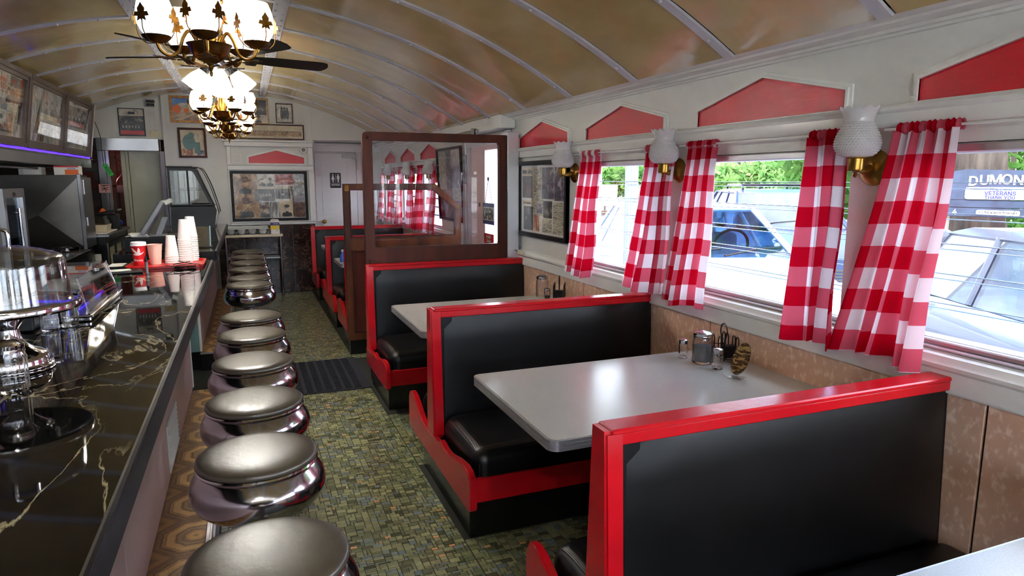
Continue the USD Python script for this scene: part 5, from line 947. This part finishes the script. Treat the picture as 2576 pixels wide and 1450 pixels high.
ph_ = [(-.45, .36, -.155, .63, 'print_sepia'), (-.155, .46, .07, .63, 'print_light'), (.075, .49, .32, .63, 'print_red'), (.32, .46, .45, .63, 'print_grey'), (-.45, .04, -.14, .36, 'print_sepia'), (-.19, .27, .06, .43, 'print_dark'), (.06, .29, .27, .47, 'print_light'), (.072, .30, .258, .43, 'print_dark'), (-.14, .045, -.02, .26, 'print_grey'), (-.02, .045, .13, .26, 'print_stripe'), (.125, .05, .29, .275, 'print_cream'), (.27, .34, .45, .47, 'print_grey'), (.29, .045, .45, .34, 'print_brown')]
ex = person(-.31, .37, .22, True) + person(-.31, .05, .26, True) + person(-.09, .47, .12) + person(.01, .47, .12) + person(.165, .30, .1) + person(-.08, .05, .16, True) + person(.21, .055, .18) + [(sbox(-.15 + .02 * k, .33, -.138 + .02 * k, .36 + .012 * (k % 2)), 'print_light') for k in range(9)] + [(Polygon([(.09, .52), (.30, .52), (.30, .565), (.2, .59), (.09, .565)]), 'print_red')] + [(sbox(.14 + .022 * k, .523, .146 + .022 * k, .56), 'paper_white') for k in range(5)]
picture('photo_collage', 'big black-framed collage of old portraits over the marble on the end wall', 'picture', (.313, F, 1.004), w_, h_, .04, 'black_paint', ph_, extra=ex, depth=.03)
w_, h_ = .885, .585
ph_ = [(-.39, .30, -.19, .47, 'print_brown'), (-.39, .47, -.19, .535, 'print_cream'), (-.17, .26, -.02, .535, 'print_news'), (-.01, .30, .2, .53, 'print_violet'), (-.36, .05, -.18, .235, 'print_dark'), (-.16, .05, -.06, .17, 'print_warm'), (-.20, .17, .02, .30, 'print_news'), (-.10, .19, .0, .26, 'print_violet'), (.02, .16, .17, .285, 'print_dark'), (.0, .05, .17, .15, 'print_news'), (.19, .05, .37, .28, 'print_news'), (.21, .29, .38, .53, 'print_violet'), (-.39, .24, -.19, .285, 'print_cream')]
bl_ = picture('clippings_frame', 'black-framed newspaper clippings headed Better Living on the pier by the entrance', 'picture', (XW - .0015, 4.59, 1.115), w_, h_, .035, 'black_paint', ph_, rz=-90, depth=.028)
obj(bl_, 'lettering', cat(mv(text('Better Living', .032, .0008, width=.185), -.29, -.008, .50), mv(text("Tat's Favorites", .018, .0008, width=.15), -.29, -.008, .262)), 'sign_black')
picture('leaning_collage', 'dark-framed tall collage leaning by the entrance, seen through the glass partition', 'picture', (XW - .004, 6.95, 1.12), .90, .78, .03, 'black_paint', collage(.90, .78, .03, 9, 77, ['print_light', 'print_news', 'print_violet', 'print_grey', 'print_light', 'print_red']), rz=-90, rx=2.5)
nc = thing('bulletin_card', 'small tan card pinned below the leaning collage', 'card', (XW - .016, 6.85, .93), rz=-90); obj(nc, 'card', box(-.1, .1, -.004, 0, -.1, .1), 'print_cream'); obj(nc, 'pin', mv(trimesh.creation.icosphere(1, .006), 0, -.006, .085), 'steel')
sm = thing('dome_camera', 'round white dome camera above the red panel on the end wall', 'camera', (.775, YB - .001, 1.965)); obj(sm, 'base', mv(lathe([(0, 0), (.055, 0), (.052, .02), (.035, .035), (0, .036)], 32), rx=90), 'white_trim'); obj(sm, 'eye', mv(lathe([(.0, .0365), (.026, .0365), (.022, .048), (0, .056)], 24), rx=90), 'grey_plastic')
s2 = thing('security_camera', 'small black and white camera high on the end wall above the kitchen doorway', 'camera', (-1.045, YB + .059, 2.47)); obj(s2, 'body', cbox(-.05, .05, -.08, -.001, 0, .05, .008), 'white_trim'); obj(s2, 'face', cbox(-.045, .045, -.09, -.081, .004, .04, .004), 'black_plastic'); obj(s2, 'hood', cbox(-.05, .045, -.06, -.01, .051, .085, .006), 'black_plastic'); obj(s2, 'cable', tube(curve([(0.02, -.004, 0), (.03, -.004, -.2), (-.02, -.004, -.30), (-.06, -.02, -.355), (-.075, -.02, -.35)], 40), .003, 6), 'white_trim')
tc = thing('tan_card', 'small tan sheet right of the stadium print above the kitchen doorway', 'card', (-1.02, YB + .058, 2.10)); obj(tc, 'sheet', box(-.07, .07, -.006, 0, 0, .08), 'ceiling_tan'); obj(tc, 'tape', box(-.02, .02, -.0075, -.006, .07, .09), 'light_grey')

# ================================================================== chandeliers and ceiling fan
leaf_p = Polygon([(0, -.5), (.07, -.38), (.30, -.50), (.24, -.22), (.52, -.20), (.42, .06), (.22, .04), (.25, .26), (.12, .42), (0, .62), (-.12, .42), (-.25, .26), (-.22, .04), (-.42, .06), (-.52, -.20), (-.24, -.22), (-.30, -.50), (-.07, -.38)])
def leaf_mesh(s): return prism(affinity.scale(leaf_p, s, s, origin=(0, 0)), 'y', -.0007, .0007)
shade_prof = curve([(.032, 0, .0), (.046, 0, .012), (.062, 0, .042), (.0665, 0, .078), (.062, 0, .114), (.051, 0, .146), (.048, 0, .153)], 18)
def shade_mesh(n=28): o = [(p[0], p[2]) for p in shade_prof]; return lathe([(0, .001)] + o + [(r - .003, z) for r, z in o[::-1][:-1]] + [(0, .004)], n)
def chandelier(loc, label, a0, mats, group):
    t = thing('chandelier', label, 'chandelier', loc, 0, group); zc = 2.075 - loc[2]; top = arcz(loc[0]) - loc[2] - .003
    obj(t, 'bowl', lathe([(0, zc - .062), (.02, zc - .06), (.058, zc - .04), (.072, zc - .015), (.078, zc + .002), (.086, zc + .012), (.075, zc + .010), (.05, zc - .006), (0, zc - .01)], 44), 'bronze', smooth=40)
    obj(t, 'finial', lathe([(0, zc - .112), (.004, zc - .108), (.006, zc - .098), (.004, zc - .09), (.010, zc - .078), (.008, zc - .068), (.016, zc - .0625), (0, zc - .0625)], 20), 'antique_gold')
    obj(t, 'column', lathe([(0, zc - .009), (.034, zc - .008), (.030, zc + .03), (.036, zc + .06), (.030, zc + .08), (.026, zc + .12), (.034, zc + .16), (.024, zc + .2), (.02, zc + .3), (.03, zc + .33), (.014, zc + .36), (.010, top - .03), (.055, top - .025), (.06, top - .001), (0, top - .001)], 30), 'antique_gold', smooth=40)
    fl_ = []
    rng = np.random.default_rng(5)
    for k in range(13):
        an = k * 2.4; z = zc + .12 + .022 * k; r = .04 + .012 * math.sin(k * 1.3)
        for j in range(5):
            pt_ = mv(trimesh.creation.icosphere(1, 1.0), .02, 0, 0, s=(.022, .014, .006)); pt_ = mv(pt_, 0, 0, 0, ry=-35, rz=72 * j); fl_.append(mv(mv(pt_, 0, 0, 0, ry=70), r, 0, 0).apply_transform(trimesh.transformations.rotation_matrix(an, (0, 0, 1))).apply_translation((0, 0, z)))
    obj(t, 'flower', cat(fl_), 'antique_gold', smooth=60, kind='stuff')
    for k in range(5):
        an = a0 + 72 * k; R = lambda m: mv(m, rz=an)
        arm = tube(curve([(.042, 0, zc + .012), (.07, 0, zc + .055), (.094, 0, zc + .03), (.115, 0, zc - .026), (.145, 0, zc - .046), (.175, 0, zc - .032), (.19, 0, zc + .0)], 30), .0065, 8)
        ap = obj(t, 'arm', R(arm), 'brass', smooth=60)
        acan = [mv(leaf_mesh(.075), .128 + .035 * s, 0, zc - .055, rx=75 + 10 * s, rz=90) for s in (-1, 1)]; obj(ap, 'scroll_leaf', R(cat(*acan)), 'bronze')
        obj(ap, 'cup', R(mv(lathe([(0, -.004), (.012, -.004), (.03, .002), (.048, .015), (.052, .022), (.046, .020), (.03, .010), (0, .008)], 30), .19, 0, zc)), 'bronze', smooth=50)
        obj(ap, 'lamp_shade', R(mv(shade_mesh(), .19, 0, zc + .018)), mats[k % len(mats)], smooth=60)
        for j in range(4):
            b = 45 + 90 * j; stem = tube(curve([(.008, 0, -.004), (.045, 0, .0), (.074, 0, .03), (.077, 0, .066)], 12), .0018, 5)
            lf = mv(mv(leaf_mesh(.058), rz=90), .0785, 0, .090); obj(ap, 'gilt_leaf', R(mv(cat(stem, lf), .19, 0, zc, rz=b)), 'antique_gold' if j % 2 else 'bronze')
    return t
GW = 'chandeliers down the middle of the ceiling'
chandelier((-.098, 3.03, 2.6), 'nearest brass chandelier with blue, pink and white lit shades', -92, ['lamp_pink', 'lamp_white', 'lamp_white', 'lamp_white', 'lamp_blue'], GW)
chandelier((-.127, 5.87, 2.6), 'second brass chandelier, just below the fan lights', -61, ['lamp_white'], GW)
chandelier((-.12, 7.22, 2.6), 'third brass chandelier, between two others', -80, ['lamp_white'], GW)
chandelier((-.13, 8.3, 2.58), 'last brass chandelier in front of the long panorama', -60, ['lamp_white'], GW)
fn = thing('ceiling_fan', 'black-bladed ceiling fan with tilted white glass lights behind the first chandelier', 'ceiling fan', (-.10, 4.39, -.055)); tz = arcz(-.10) - .004 + .055
obj(fn, 'rod', cat(cyl((0, 0, 2.44), (0, 0, tz - .05), .014), lathe([(0, tz - .001), (.065, tz - .001), (.06, tz - .05), (.02, tz - .06), (0, tz - .06)], 30)), 'steel'); obj(fn, 'motor', lathe([(0, 2.30), (.06, 2.30), (.095, 2.325), (.105, 2.36), (.10, 2.40), (.06, 2.44), (0, 2.445)], 44), 'steel', smooth=40)
for k in range(5):
    an = 12.9 + 72 * k; bp = Polygon([(.17, -.045), (.3, -.062), (.6, -.068), (.635, -.055), (.65, -.02), (.65, .02), (.63, .06), (.6, .068), (.3, .058), (.17, .04)])
    b = obj(fn, 'blade', mv(mv(prism(bp, 'z', -.003, .003), rx=-12), 0, 0, 2.318, rz=an), 'fan_black'); obj(b, 'blade_iron', mv(cat(cbox(.07, .2, -.02, .02, 2.309, 2.316, .002), mv(cbox(.16, .22, -.045, .045, -.006, .0035, .001), 0, 0, 2.306, rx=-12)), rz=an), 'steel')
obj(fn, 'light_kit', lathe([(0, 2.22), (.03, 2.225), (.05, 2.25), (.05, 2.28), (.03, 2.299), (0, 2.299)], 32), 'chrome', smooth=40)
bell = [(.022, 0), (.032, -.01), (.05, -.05), (.06, -.09), (.064, -.125)]; bl2 = [(p[0], p[2]) for p in curve([(r, 0, z) for r, z in bell], 16)]
for k in range(4):
    an = -92 + 90 * k; P_ = lambda m: mv(mv(mv(m, ry=-38), .075, 0, 2.235), rz=an)
    a = obj(fn, 'light_arm', P_(cat(lathe([(0, .03), (.014, .03), (.02, .01), (.03, .0), (.032, -.012), (0, -.012)], 24))), 'steel', smooth=40); obj(a, 'lamp_shade', P_(lathe(bl2 + [(r - .003, z) for r, z in bl2[::-1]], 32)), 'shade_lit', smooth=60); obj(a, 'bulb', P_(mv(trimesh.creation.icosphere(3, .032), 0, 0, -.075)), 'bulb')

copy(fn, (-.10, -.55, -.055), 'added black-bladed ceiling fan, out of view over the camera, its glass lights fill the front', rz=20)  # added fan out of view, its bulbs give fill light to the front

# ================================================================== outdoors
G = -.2
struct('ground', box(2.26, 70, -25, 70, G - .1, G), 'asphalt')
bank = prism(Polygon([(16.5, G - .05), (20.0, .22), (23.2, .24), (28, .35), (60, .6), (60, G - .05)]), 'x', 5, 60)
struct('ground', displace(trimesh.Trimesh(*trimesh.remesh.subdivide_to_size(bank.vertices, bank.faces, 1.2)), .03, .8), 'gravel')
def quads(n, cen, size, s, rng, shell=.0):
    p = rng.normal(0, 1, (n, 3)); p /= np.linalg.norm(p, axis=1, keepdims=True); p *= rng.uniform(shell, 1, (n, 1)) ** .4
    c = np.array(cen) + p * np.array(size); a = rng.normal(0, 1, (n, 3)); a /= np.linalg.norm(a, axis=1, keepdims=True); b = np.cross(a, rng.normal(0, 1, (n, 3))); b /= np.linalg.norm(b, axis=1, keepdims=True)
    k = s * rng.uniform(.6, 1.4, (n, 1)); V = np.stack([c - a * k, c + b * k * .5, c + a * k, c - b * k * .5], 1).reshape(-1, 3); i = 4 * np.arange(n)[:, None]
    return trimesh.Trimesh(V, np.vstack([i + [0, 1, 2], i + [0, 2, 3]]), process=False)
def bush(label, blobs, n, s, m, seed, name='bush', cat_='bush', group=None):
    rng = np.random.default_rng(seed); t = thing(name, label, cat_, (0, 0, 0), 0, group); obj(t, 'foliage', cat(*[quads(int(n * b[3] * b[4]), b[:3], b[3:6], s, rng, .5) for b in blobs]), m, smooth=False, kind='stuff')
    obj(t, 'stem', cat(*[cyl((b[0], b[1], b[2] - b[5] - .25), (b[0], b[1], b[2] + b[5] * .3), .04, 8) for b in blobs]), 'bark'); return t
def atg(t, d): return d * (.365 + t * .929), d * (.917 - t * .370)      # a spot seen at tangent t and depth d
R_ = np.random.default_rng(3); hb_ = []
for k in range(9): x, y = atg(.31 + .018 * k, 32 + R_.uniform(-.8, .8)); hb_.append((x, y, 1.1 + R_.uniform(-.2, .5), 1.3, 1.1, 1.15 + R_.uniform(0, .3)))
bush('tall bright green hedge behind the rails, seen in the white car window', hb_, 900, .17, 'leaf_pale', 1)
hb_ = [(*atg(.295 + .012 * k, 29.4), .95, .7, .6, .7) for k in range(3)]; bush('small dark shrub at the left foot of the tall hedge', hb_, 700, .12, 'leaf_green', 2)
hb_ = [(*atg(.135 + .016 * k, 32.3), 1.35 + .2 * (k % 2), .9, .7, .75) for k in range(5)]; bush('green shrubs behind the pole in the farthest open window', hb_, 800, .14, 'leaf_green', 4)
def pickets(x0, y0, x1, y1, z0, z1, n, label):
    t = thing('picket_fence', label, 'fence', (0, 0, 0)); an = math.degrees(math.atan2(y1 - y0, x1 - x0)); L = math.hypot(x1 - x0, y1 - y0)
    for k in range(n): f = (k + .5) / n; obj(t, 'picket', mv(cbox(-L / n * .4, L / n * .4, -.01, .01, z0, z1 + .04 * math.sin(k * 2.1), .004), x0 + (x1 - x0) * f, y0 + (y1 - y0) * f, 0, rz=an), 'picket')
    for z in (z0 + .25, z1 - .3): obj(t, 'rail', mv(cbox(0, L, .012, .05, z, z + .08), x0, y0, 0, rz=an), 'picket')
a, b = atg(.175, 30.5), atg(.235, 30.5); pickets(*a, *b, .2, 1.4, 26, 'weathered picket fence beyond the railway, right of the pole')
a, b = atg(.135, 30.6), atg(.17, 30.6); pickets(*a, *b, .2, .85, 14, 'low weathered fence beyond the railway, left of the pole')
rl = thing('railway_track', 'rusty railway rails on the gravel bank', 'railway', (0, 0, 0))
for y in (21.0, 22.3): obj(rl, 'rail', cat(box(8, 45, y - .035, y + .035, .39, .43), box(8, 45, y - .015, y + .015, .31, .39), box(8, 45, y - .06, y + .06, .29, .31)), 'rail_rust')
obj(rl, 'sleeper', cat([box(x, x + .25, 20.5, 22.8, .22, .29) for x in np.arange(8, 45, .6)]), 'picket', kind='stuff')
bx_ = thing('relay_cabinet', 'pale metal cabinet beside the railway, at the left of the pole window', 'cabinet', (*atg(.142, 27), .25)); obj(bx_, 'body', cbox(-.3, .3, -.2, .2, .3, 1.15, .02), 'light_grey'); obj(bx_, 'leg', cat(box(-.28, -.2, -.15, .15, -.1, .3), box(.2, .28, -.15, .15, -.1, .3)), 'steel')
hx, hy = atg(.335, 44); rb = thing('red_train_car', 'distant red train car with white stripe above the hedge', 'train', (hx, hy, 0), rz=0); obj(rb, 'body', cbox(-7, 2.6, 0, 3, .9, 3.0, .2), 'red_wall'); obj(rb, 'stripe', box(-6.9, 2.5, -.02, -.001, 2.35, 2.5), 'paper_white'); obj(rb, 'window', cat(*[box(-6.4 + 1.2 * k, -5.6 + 1.2 * k, -.03, -.001, 2.55, 2.85) for k in range(7)]), 'black_plastic'); obj(rb, 'wheel', cat(*[cyl((x, .2, .6), (x, .4, .6), .4) for x in (-6, -4.8, .6, 1.8)]), 'rubber')
po = thing('fluted_post', 'pale fluted lamp post standing outside the farthest open window', 'post', (*atg(.1755, 5.35), G)); o = unary_union([Point(0, 0).buffer(.052)]); fl2 = o.difference(unary_union([Point(.055 * math.cos(a), .055 * math.sin(a)).buffer(.008) for a in np.arange(0, 2 * pi, pi / 7)]))
obj(po, 'shaft', prism(fl2, 'z', .9, 4.2), 'post_white'); obj(po, 'base', lathe([(0, 0), (.11, 0), (.11, .1), (.09, .14), (.085, .85), (.075, .9), (.06, .92), (0, .92)], 32), 'post_white')
# cars
def car(name, label, loc, rz, paint, sx=1.0, sz=1.0, rack=False, hood=0.0, wagon=False):
    t = thing(name, label, 'car', loc, rz); S = lambda pts: [(x * sx, y, z * sz) for x, y, z in pts]
    sec = lambda x, w, a, b: [(x, s * w, a + .12) for s in (-1, 1)] + [(x, s * (w - .1), a) for s in (-1, 1)] + [(x, s * w * .985, b - .16) for s in (-1, 1)] + [(x, s * (w - .1), b - .02) for s in (-1, 1)] + [(x, s * (w - .4), b) for s in (-1, 1)]
    stn = [(-2.38, .74, .42, .78), (-2.26, .86, .34, .92), (-1.55, .92, .26, .97), (.95, .93, .26, .97), (1.5, .92, .26, .93 + hood), (2.08, .88, .28, .83 + hood), (2.3, .74, .36, .70 + hood)]
    body = cat(*[hull(S(sec(*a) + sec(*b))) for a, b in zip(stn[:-1], stn[1:])]); obj(t, 'body', body, paint, smooth=35)
    belt = [(1.02, .80), (-1.75, .82)]; rf_ = [(.22, .62), (-1.18, .64)]; zb, zr = .955, 1.40
    if wagon: belt[1], rf_[1] = (-2.05, .82), (-1.8, .66)
    B = [(belt[0][0], belt[0][1], zb), (belt[0][0], -belt[0][1], zb), (belt[1][0], -belt[1][1], zb), (belt[1][0], belt[1][1], zb)]; T = [(rf_[0][0], rf_[0][1], zr), (rf_[0][0], -rf_[0][1], zr), (rf_[1][0], -rf_[1][1], zr), (rf_[1][0], rf_[1][1], zr)]
    obj(t, 'roof', hull(S([(x * 1.0 + dx, y * k, z) for x, y, z in T for dx, k, z in ((0, 1.0, zr - .03), (0, 1.03, zr - .005), (-.1 * np.sign(x + .5), .86, zr + .04))])), paint, smooth=35)
    mid = lambda p, q, f: tuple(p[i] + (q[i] - p[i]) * f for i in range(3)); pil = []
    for k in range(4): pil.append(tube(S([B[k], mid(B[k], T[k], .5), T[k]]), [.036, .03, .03], 8))
    for s, (p, q, p2, q2) in ((1, (B[0], T[0], B[3], T[3])), (-1, (B[1], T[1], B[2], T[2]))):
        for f in (.36, .74): pil.append(tube(S([mid(p, p2, f), mid(q, q2, f)]), .022, 8))
    obj(t, 'pillar', cat(*pil), paint, smooth=35)
    def gl_(pts, d=(0, 0, -.012)): return hull(S([p for p in pts] + [tuple(p[i] + d[i] for i in range(3)) for p in pts]))
    obj(t, 'windshield', gl_([B[0], B[1], T[0], T[1]], (-.012, 0, -.006)), 'glass_tint'); obj(t, 'rear_window', gl_([B[2], B[3], T[2], T[3]], (.012, 0, -.006)), 'glass_tint')
    for s, p, q, p2, q2 in ((1, B[0], T[0], B[3], T[3]), (-1, B[1], T[1], B[2], T[2])):
        if wagon:
            m1, m2 = mid(p, p2, (1.02 + 1.5) / (1.02 + 2.05)), mid(q, q2, (.22 + 1.2) / (.22 + 1.8)); obj(t, 'quarter_panel', gl_([m1, m2, p2, q2], (0, -s * .03, 0)), paint); p2, q2 = m1, m2
        obj(t, 'side_window', gl_([p, p2, q, q2], (0, -s * .012, 0)), 'glass_tint')
    obj(t, 'cabin', cat(*[rbox(x * sx, x * sx + .18, y - .24, y + .24, .5, 1.12 * sz, .06, 5) for x in (-.35, -1.15) for y in (-.38, .38)], hull(S([(.9, s * .7, .93) for s in (-1, 1)] + [(.45, s * .7, 1.02) for s in (-1, 1)] + [(.4, s * .7, .93) for s in (-1, 1)]))), 'car_inside')
    sw = [(.30 + .05 * math.sin(a), .38 + .18 * math.cos(a), 1.02 + .17 * math.sin(a)) for a in np.linspace(0, 2 * pi, 28)[:-1]]; obj(t, 'steering_wheel', tube(S(sw), .016, 7, True), 'black_plastic')
    for x in (-1.45, 1.42):
        for s in (-1, 1): w_ = obj(t, 'wheel', mv(lathe([(.18, -.1), (.30, -.11), (.32, -.08), (.32, .08), (.30, .11), (.18, .1)], 28), x * sx, s * .83, .321, rx=90), 'rubber'); obj(w_, 'hub', mv(lathe([(0, -.09), (.17, -.08), (.18, .08), (0, .09)], 20), x * sx, s * .83, .321, rx=90), 'aluminium')
    for s in (-1, 1):
        h = obj(t, 'headlight', hull(S([(x, s * y, z + hood) for x, y in ((2.24, .40), (2.33, .40), (2.14, .80), (2.23, .80)) for z in (.53, .69)])), 'lens'); obj(h, 'turn_signal', hull(S([(x, s * y, z + hood) for x, y in ((2.2, .80), (2.23, .80), (1.96, .885), (1.98, .91)) for z in (.53, .69)])), 'amber')
    for s in (-1, 1): obj(t, 'mirror', mv(rbox(-.05, .05, -.09, .09, -.06, .06, .03, 5), .78 * sx, s * 1.0, 1.02 * sz), paint)
    obj(t, 'grille', cat(*[box(2.29 * sx, 2.315 * sx, -.36, .36, .50 + .04 * k, .52 + .04 * k) for k in range(4)]), 'steel_dark'); obj(t, 'bumper', rbox(2.2 * sx, 2.42 * sx, -.8, .8, .3, .48, .06, 5), 'light_grey')
    obj(t, 'wiper', cat(tube(S([(.99, .1, .985), (.86, .45, 1.035), (.83, .70, 1.05)]), .011, 6), tube(S([(1.0, -.55, .98), (.9, -.2, 1.02), (.86, .1, 1.04)]), .011, 6)), 'black_plastic'); obj(t, 'antenna', hull(S([(-.95, y, z) for y, z in ((-.02, 1.44), (.02, 1.44), (0, 1.52))] + [(-.75, 0, 1.44)])), 'black_plastic')
    if rack: obj(t, 'roof_rack', cat(*[tube(S([(.1, s * .5, 1.44), (.0, s * .5, 1.50), (-1.0, s * .5, 1.50), (-1.1, s * .5, 1.44)]), .02, 7) for s in (-1, 1)], *[tube(S([(x, -.5, 1.5), (x, .5, 1.5)]), .016, 7) for x in (-.2, -.8)]), 'black_plastic')
    return t
car('white_car', 'white car parked nose-in with amber corner light, filling the wide window', (4.52, 6.10, G + .05), -111.7, 'car_white')
car('silver_car', 'silver car parked close outside the nearest window', (4.50, 1.34, G + .03), -114.8, 'car_silver', wagon=True, sz=.97)
car('dark_car', 'dark blue car with roof rack behind the white car', (7.75, 8.3, G), -118, 'car_blue', sz=1.12, rack=True)
# memorial board between two tree trunks
wx, wy = 8.0, 5.12
db = thing('memorial_board', 'weathered grey board lettered DUMONT with a white veterans plaque under the trees', 'sign', (wx, wy, 0), rz=-72)
top_b = Polygon([(-.62, 1.33), (.62, 1.33), (.62, 1.60), (.4, 1.66), (-.3, 1.68), (-.62, 1.62)])
obj(db, 'board', prism(top_b, 'y', -.03, .03), 'sign_board'); obj(db, 'board', cbox(-.66, .66, -.028, .028, 1.235, 1.325, .008), 'sign_board'); obj(db, 'board', cbox(-.68, .68, -.03, .03, 1.13, 1.23, .008), 'sign_board')
obj(db, 'post', cat(cbox(-.55, -.45, .035, .12, G, 1.6), cbox(.45, .55, .035, .12, G, 1.6)), 'picket')
lt = []
for k, ch in enumerate('DUMONT'): lt.append(mv(text(ch, .105, .012), -.20 + .108 * k, -.03, 1.545 + .02 * math.sin(pi * k / 5)))
obj(db, 'lettering', cat(*lt), 'paper_white'); pq = obj(db, 'plaque', prism(rrect(-.27, 1.335, .42, 1.475, .03), 'y', -.045, -.031), 'paper_white'); obj(pq, 'lettering', cat(mv(text('TO ALL OUR', .026, .002), .075, -.045, 1.448), mv(text('VETERANS', .042, .002), .075, -.045, 1.406), mv(text('THANK YOU', .036, .002), .075, -.045, 1.358)), 'navy')
q2 = obj(db, 'plaque', prism(rrect(-.14, 1.155, .28, 1.212, .02), 'y', -.042, -.031), 'paper_white'); obj(q2, 'lettering', mv(text('Schraalenburgh', .03, .002, bold=False, width=.36), .07, -.042, 1.184), 'sign_black'); obj(db, 'numerals', cat(mv(text('20', .075, .01), .52, -.03, 1.182), mv(text('4', .06, .01), -.36, -.03, 1.182)), 'paper_white')
def trunk(label, x, y, r, lean, seed, cx_, cy_):
    t = thing('tree', label, 'tree', (0, 0, 0), 0, None); rng = np.random.default_rng(seed); pts = curve([(x, y, G - .1), (x + lean * .1, y, .8), (x + lean * .4, y + .05, 2.2), (x + lean, y + .1, 4.5)], 26)
    m = tube(pts, np.interp(pts[:, 2], [G, .2, 1.0, 4.5], [r * 1.7, r * 1.2, r, r * .7]), 26); v = m.vertices; a = np.arctan2(v[:, 1] - y, v[:, 0] - x); m.vertices[:, :2] += (np.stack([np.cos(a), np.sin(a)], 1) * (.04 * np.sin(a * 7 + seed) + .03 * np.sin(a * 13))[:, None]); obj(t, 'trunk', displace(m, .03, 3, seed), 'bark', smooth=60)
    obj(t, 'crown', cat(*[quads(1500, (x + cx_ + rng.uniform(-.5, .5), y + cy_ + rng.uniform(-.5, .5), 3.9 + .3 * q), (1.7, 1.7, .6), .16, rng, .2) for q in range(4)]), 'leaf_green', smooth=False, kind='stuff')
    return t
trunk('thick rough tree trunk behind the DUMONT board, left of two', 8.75, 5.75, .32, -.4, 1, -2.5, 2.3); trunk('second tree trunk behind the DUMONT board, right of two', 9.0, 5.0, .22, .5, 2, 2.4, -2.0)
bush('leafy bushes and grass around the tree trunks', [(9.8, 7.2, .4, .8, .7, .6), (10.4, 5.7, .5, .8, .8, .7), (10.2, 4.3, .35, .8, .7, .5), (11, 6.8, 1.6, 1.2, 1, 1.3), (12, 5.2, 1.9, 1.0, .8, 1.2)], 1100, .09, 'leaf_green', 9); bush('low spiky plants below the memorial board', [(7.5, 5.5, .1, .3, .4, .3), (7.45, 4.6, .12, .3, .4, .33), (7.4, 5.05, .05, .3, .4, .25)], 1600, .06, 'leaf_pale', 12)
bush('dark trees far behind the memorial board', [(17.5, 11.6, 3.0, 1.6, 1.4, 2.6), (15.5, 12.2, 2.4, 2.0, 1.8, 2.0), (17, 14.8, 2.6, 2.5, 2, 2.2)], 300, .25, 'leaf_dark', 14, name='distant_tree', cat_='tree')
hs_ = thing('red_house', 'red house with a white-trimmed window right of the DUMONT board', 'house', (19.6, 8.2, G), rz=-65); obj(hs_, 'wall', cat(box(-1.0, 4, 0, 5, 0, 3.2)), 'red_wall'); obj(hs_, 'window', cat(cbox(.5, 1.5, -.06, .02, 1.6, 3.0, .01)), 'white_trim'); obj(hs_, 'pane', box(.6, 1.4, -.07, -.061, 1.7, 2.9), 'glass_tint'); obj(hs_, 'roof', prism(Polygon([(-1.4, 3.15), (1.5, 4.7), (4.4, 3.15)]), 'y', -.3, 5.3), 'asphalt')
# a pale rose building face beyond the entrance door
vb = thing('neighbour_wall', 'pale rose clapboard wall outside the entrance door', 'wall', (0, 0, 0))
for k in range(22): obj(vb, 'clapboard', box(4.9 + .004 * (k % 2), 5.0, 8.9, 14.8, G + .14 * k, G + .14 * k + .136), 'blush')
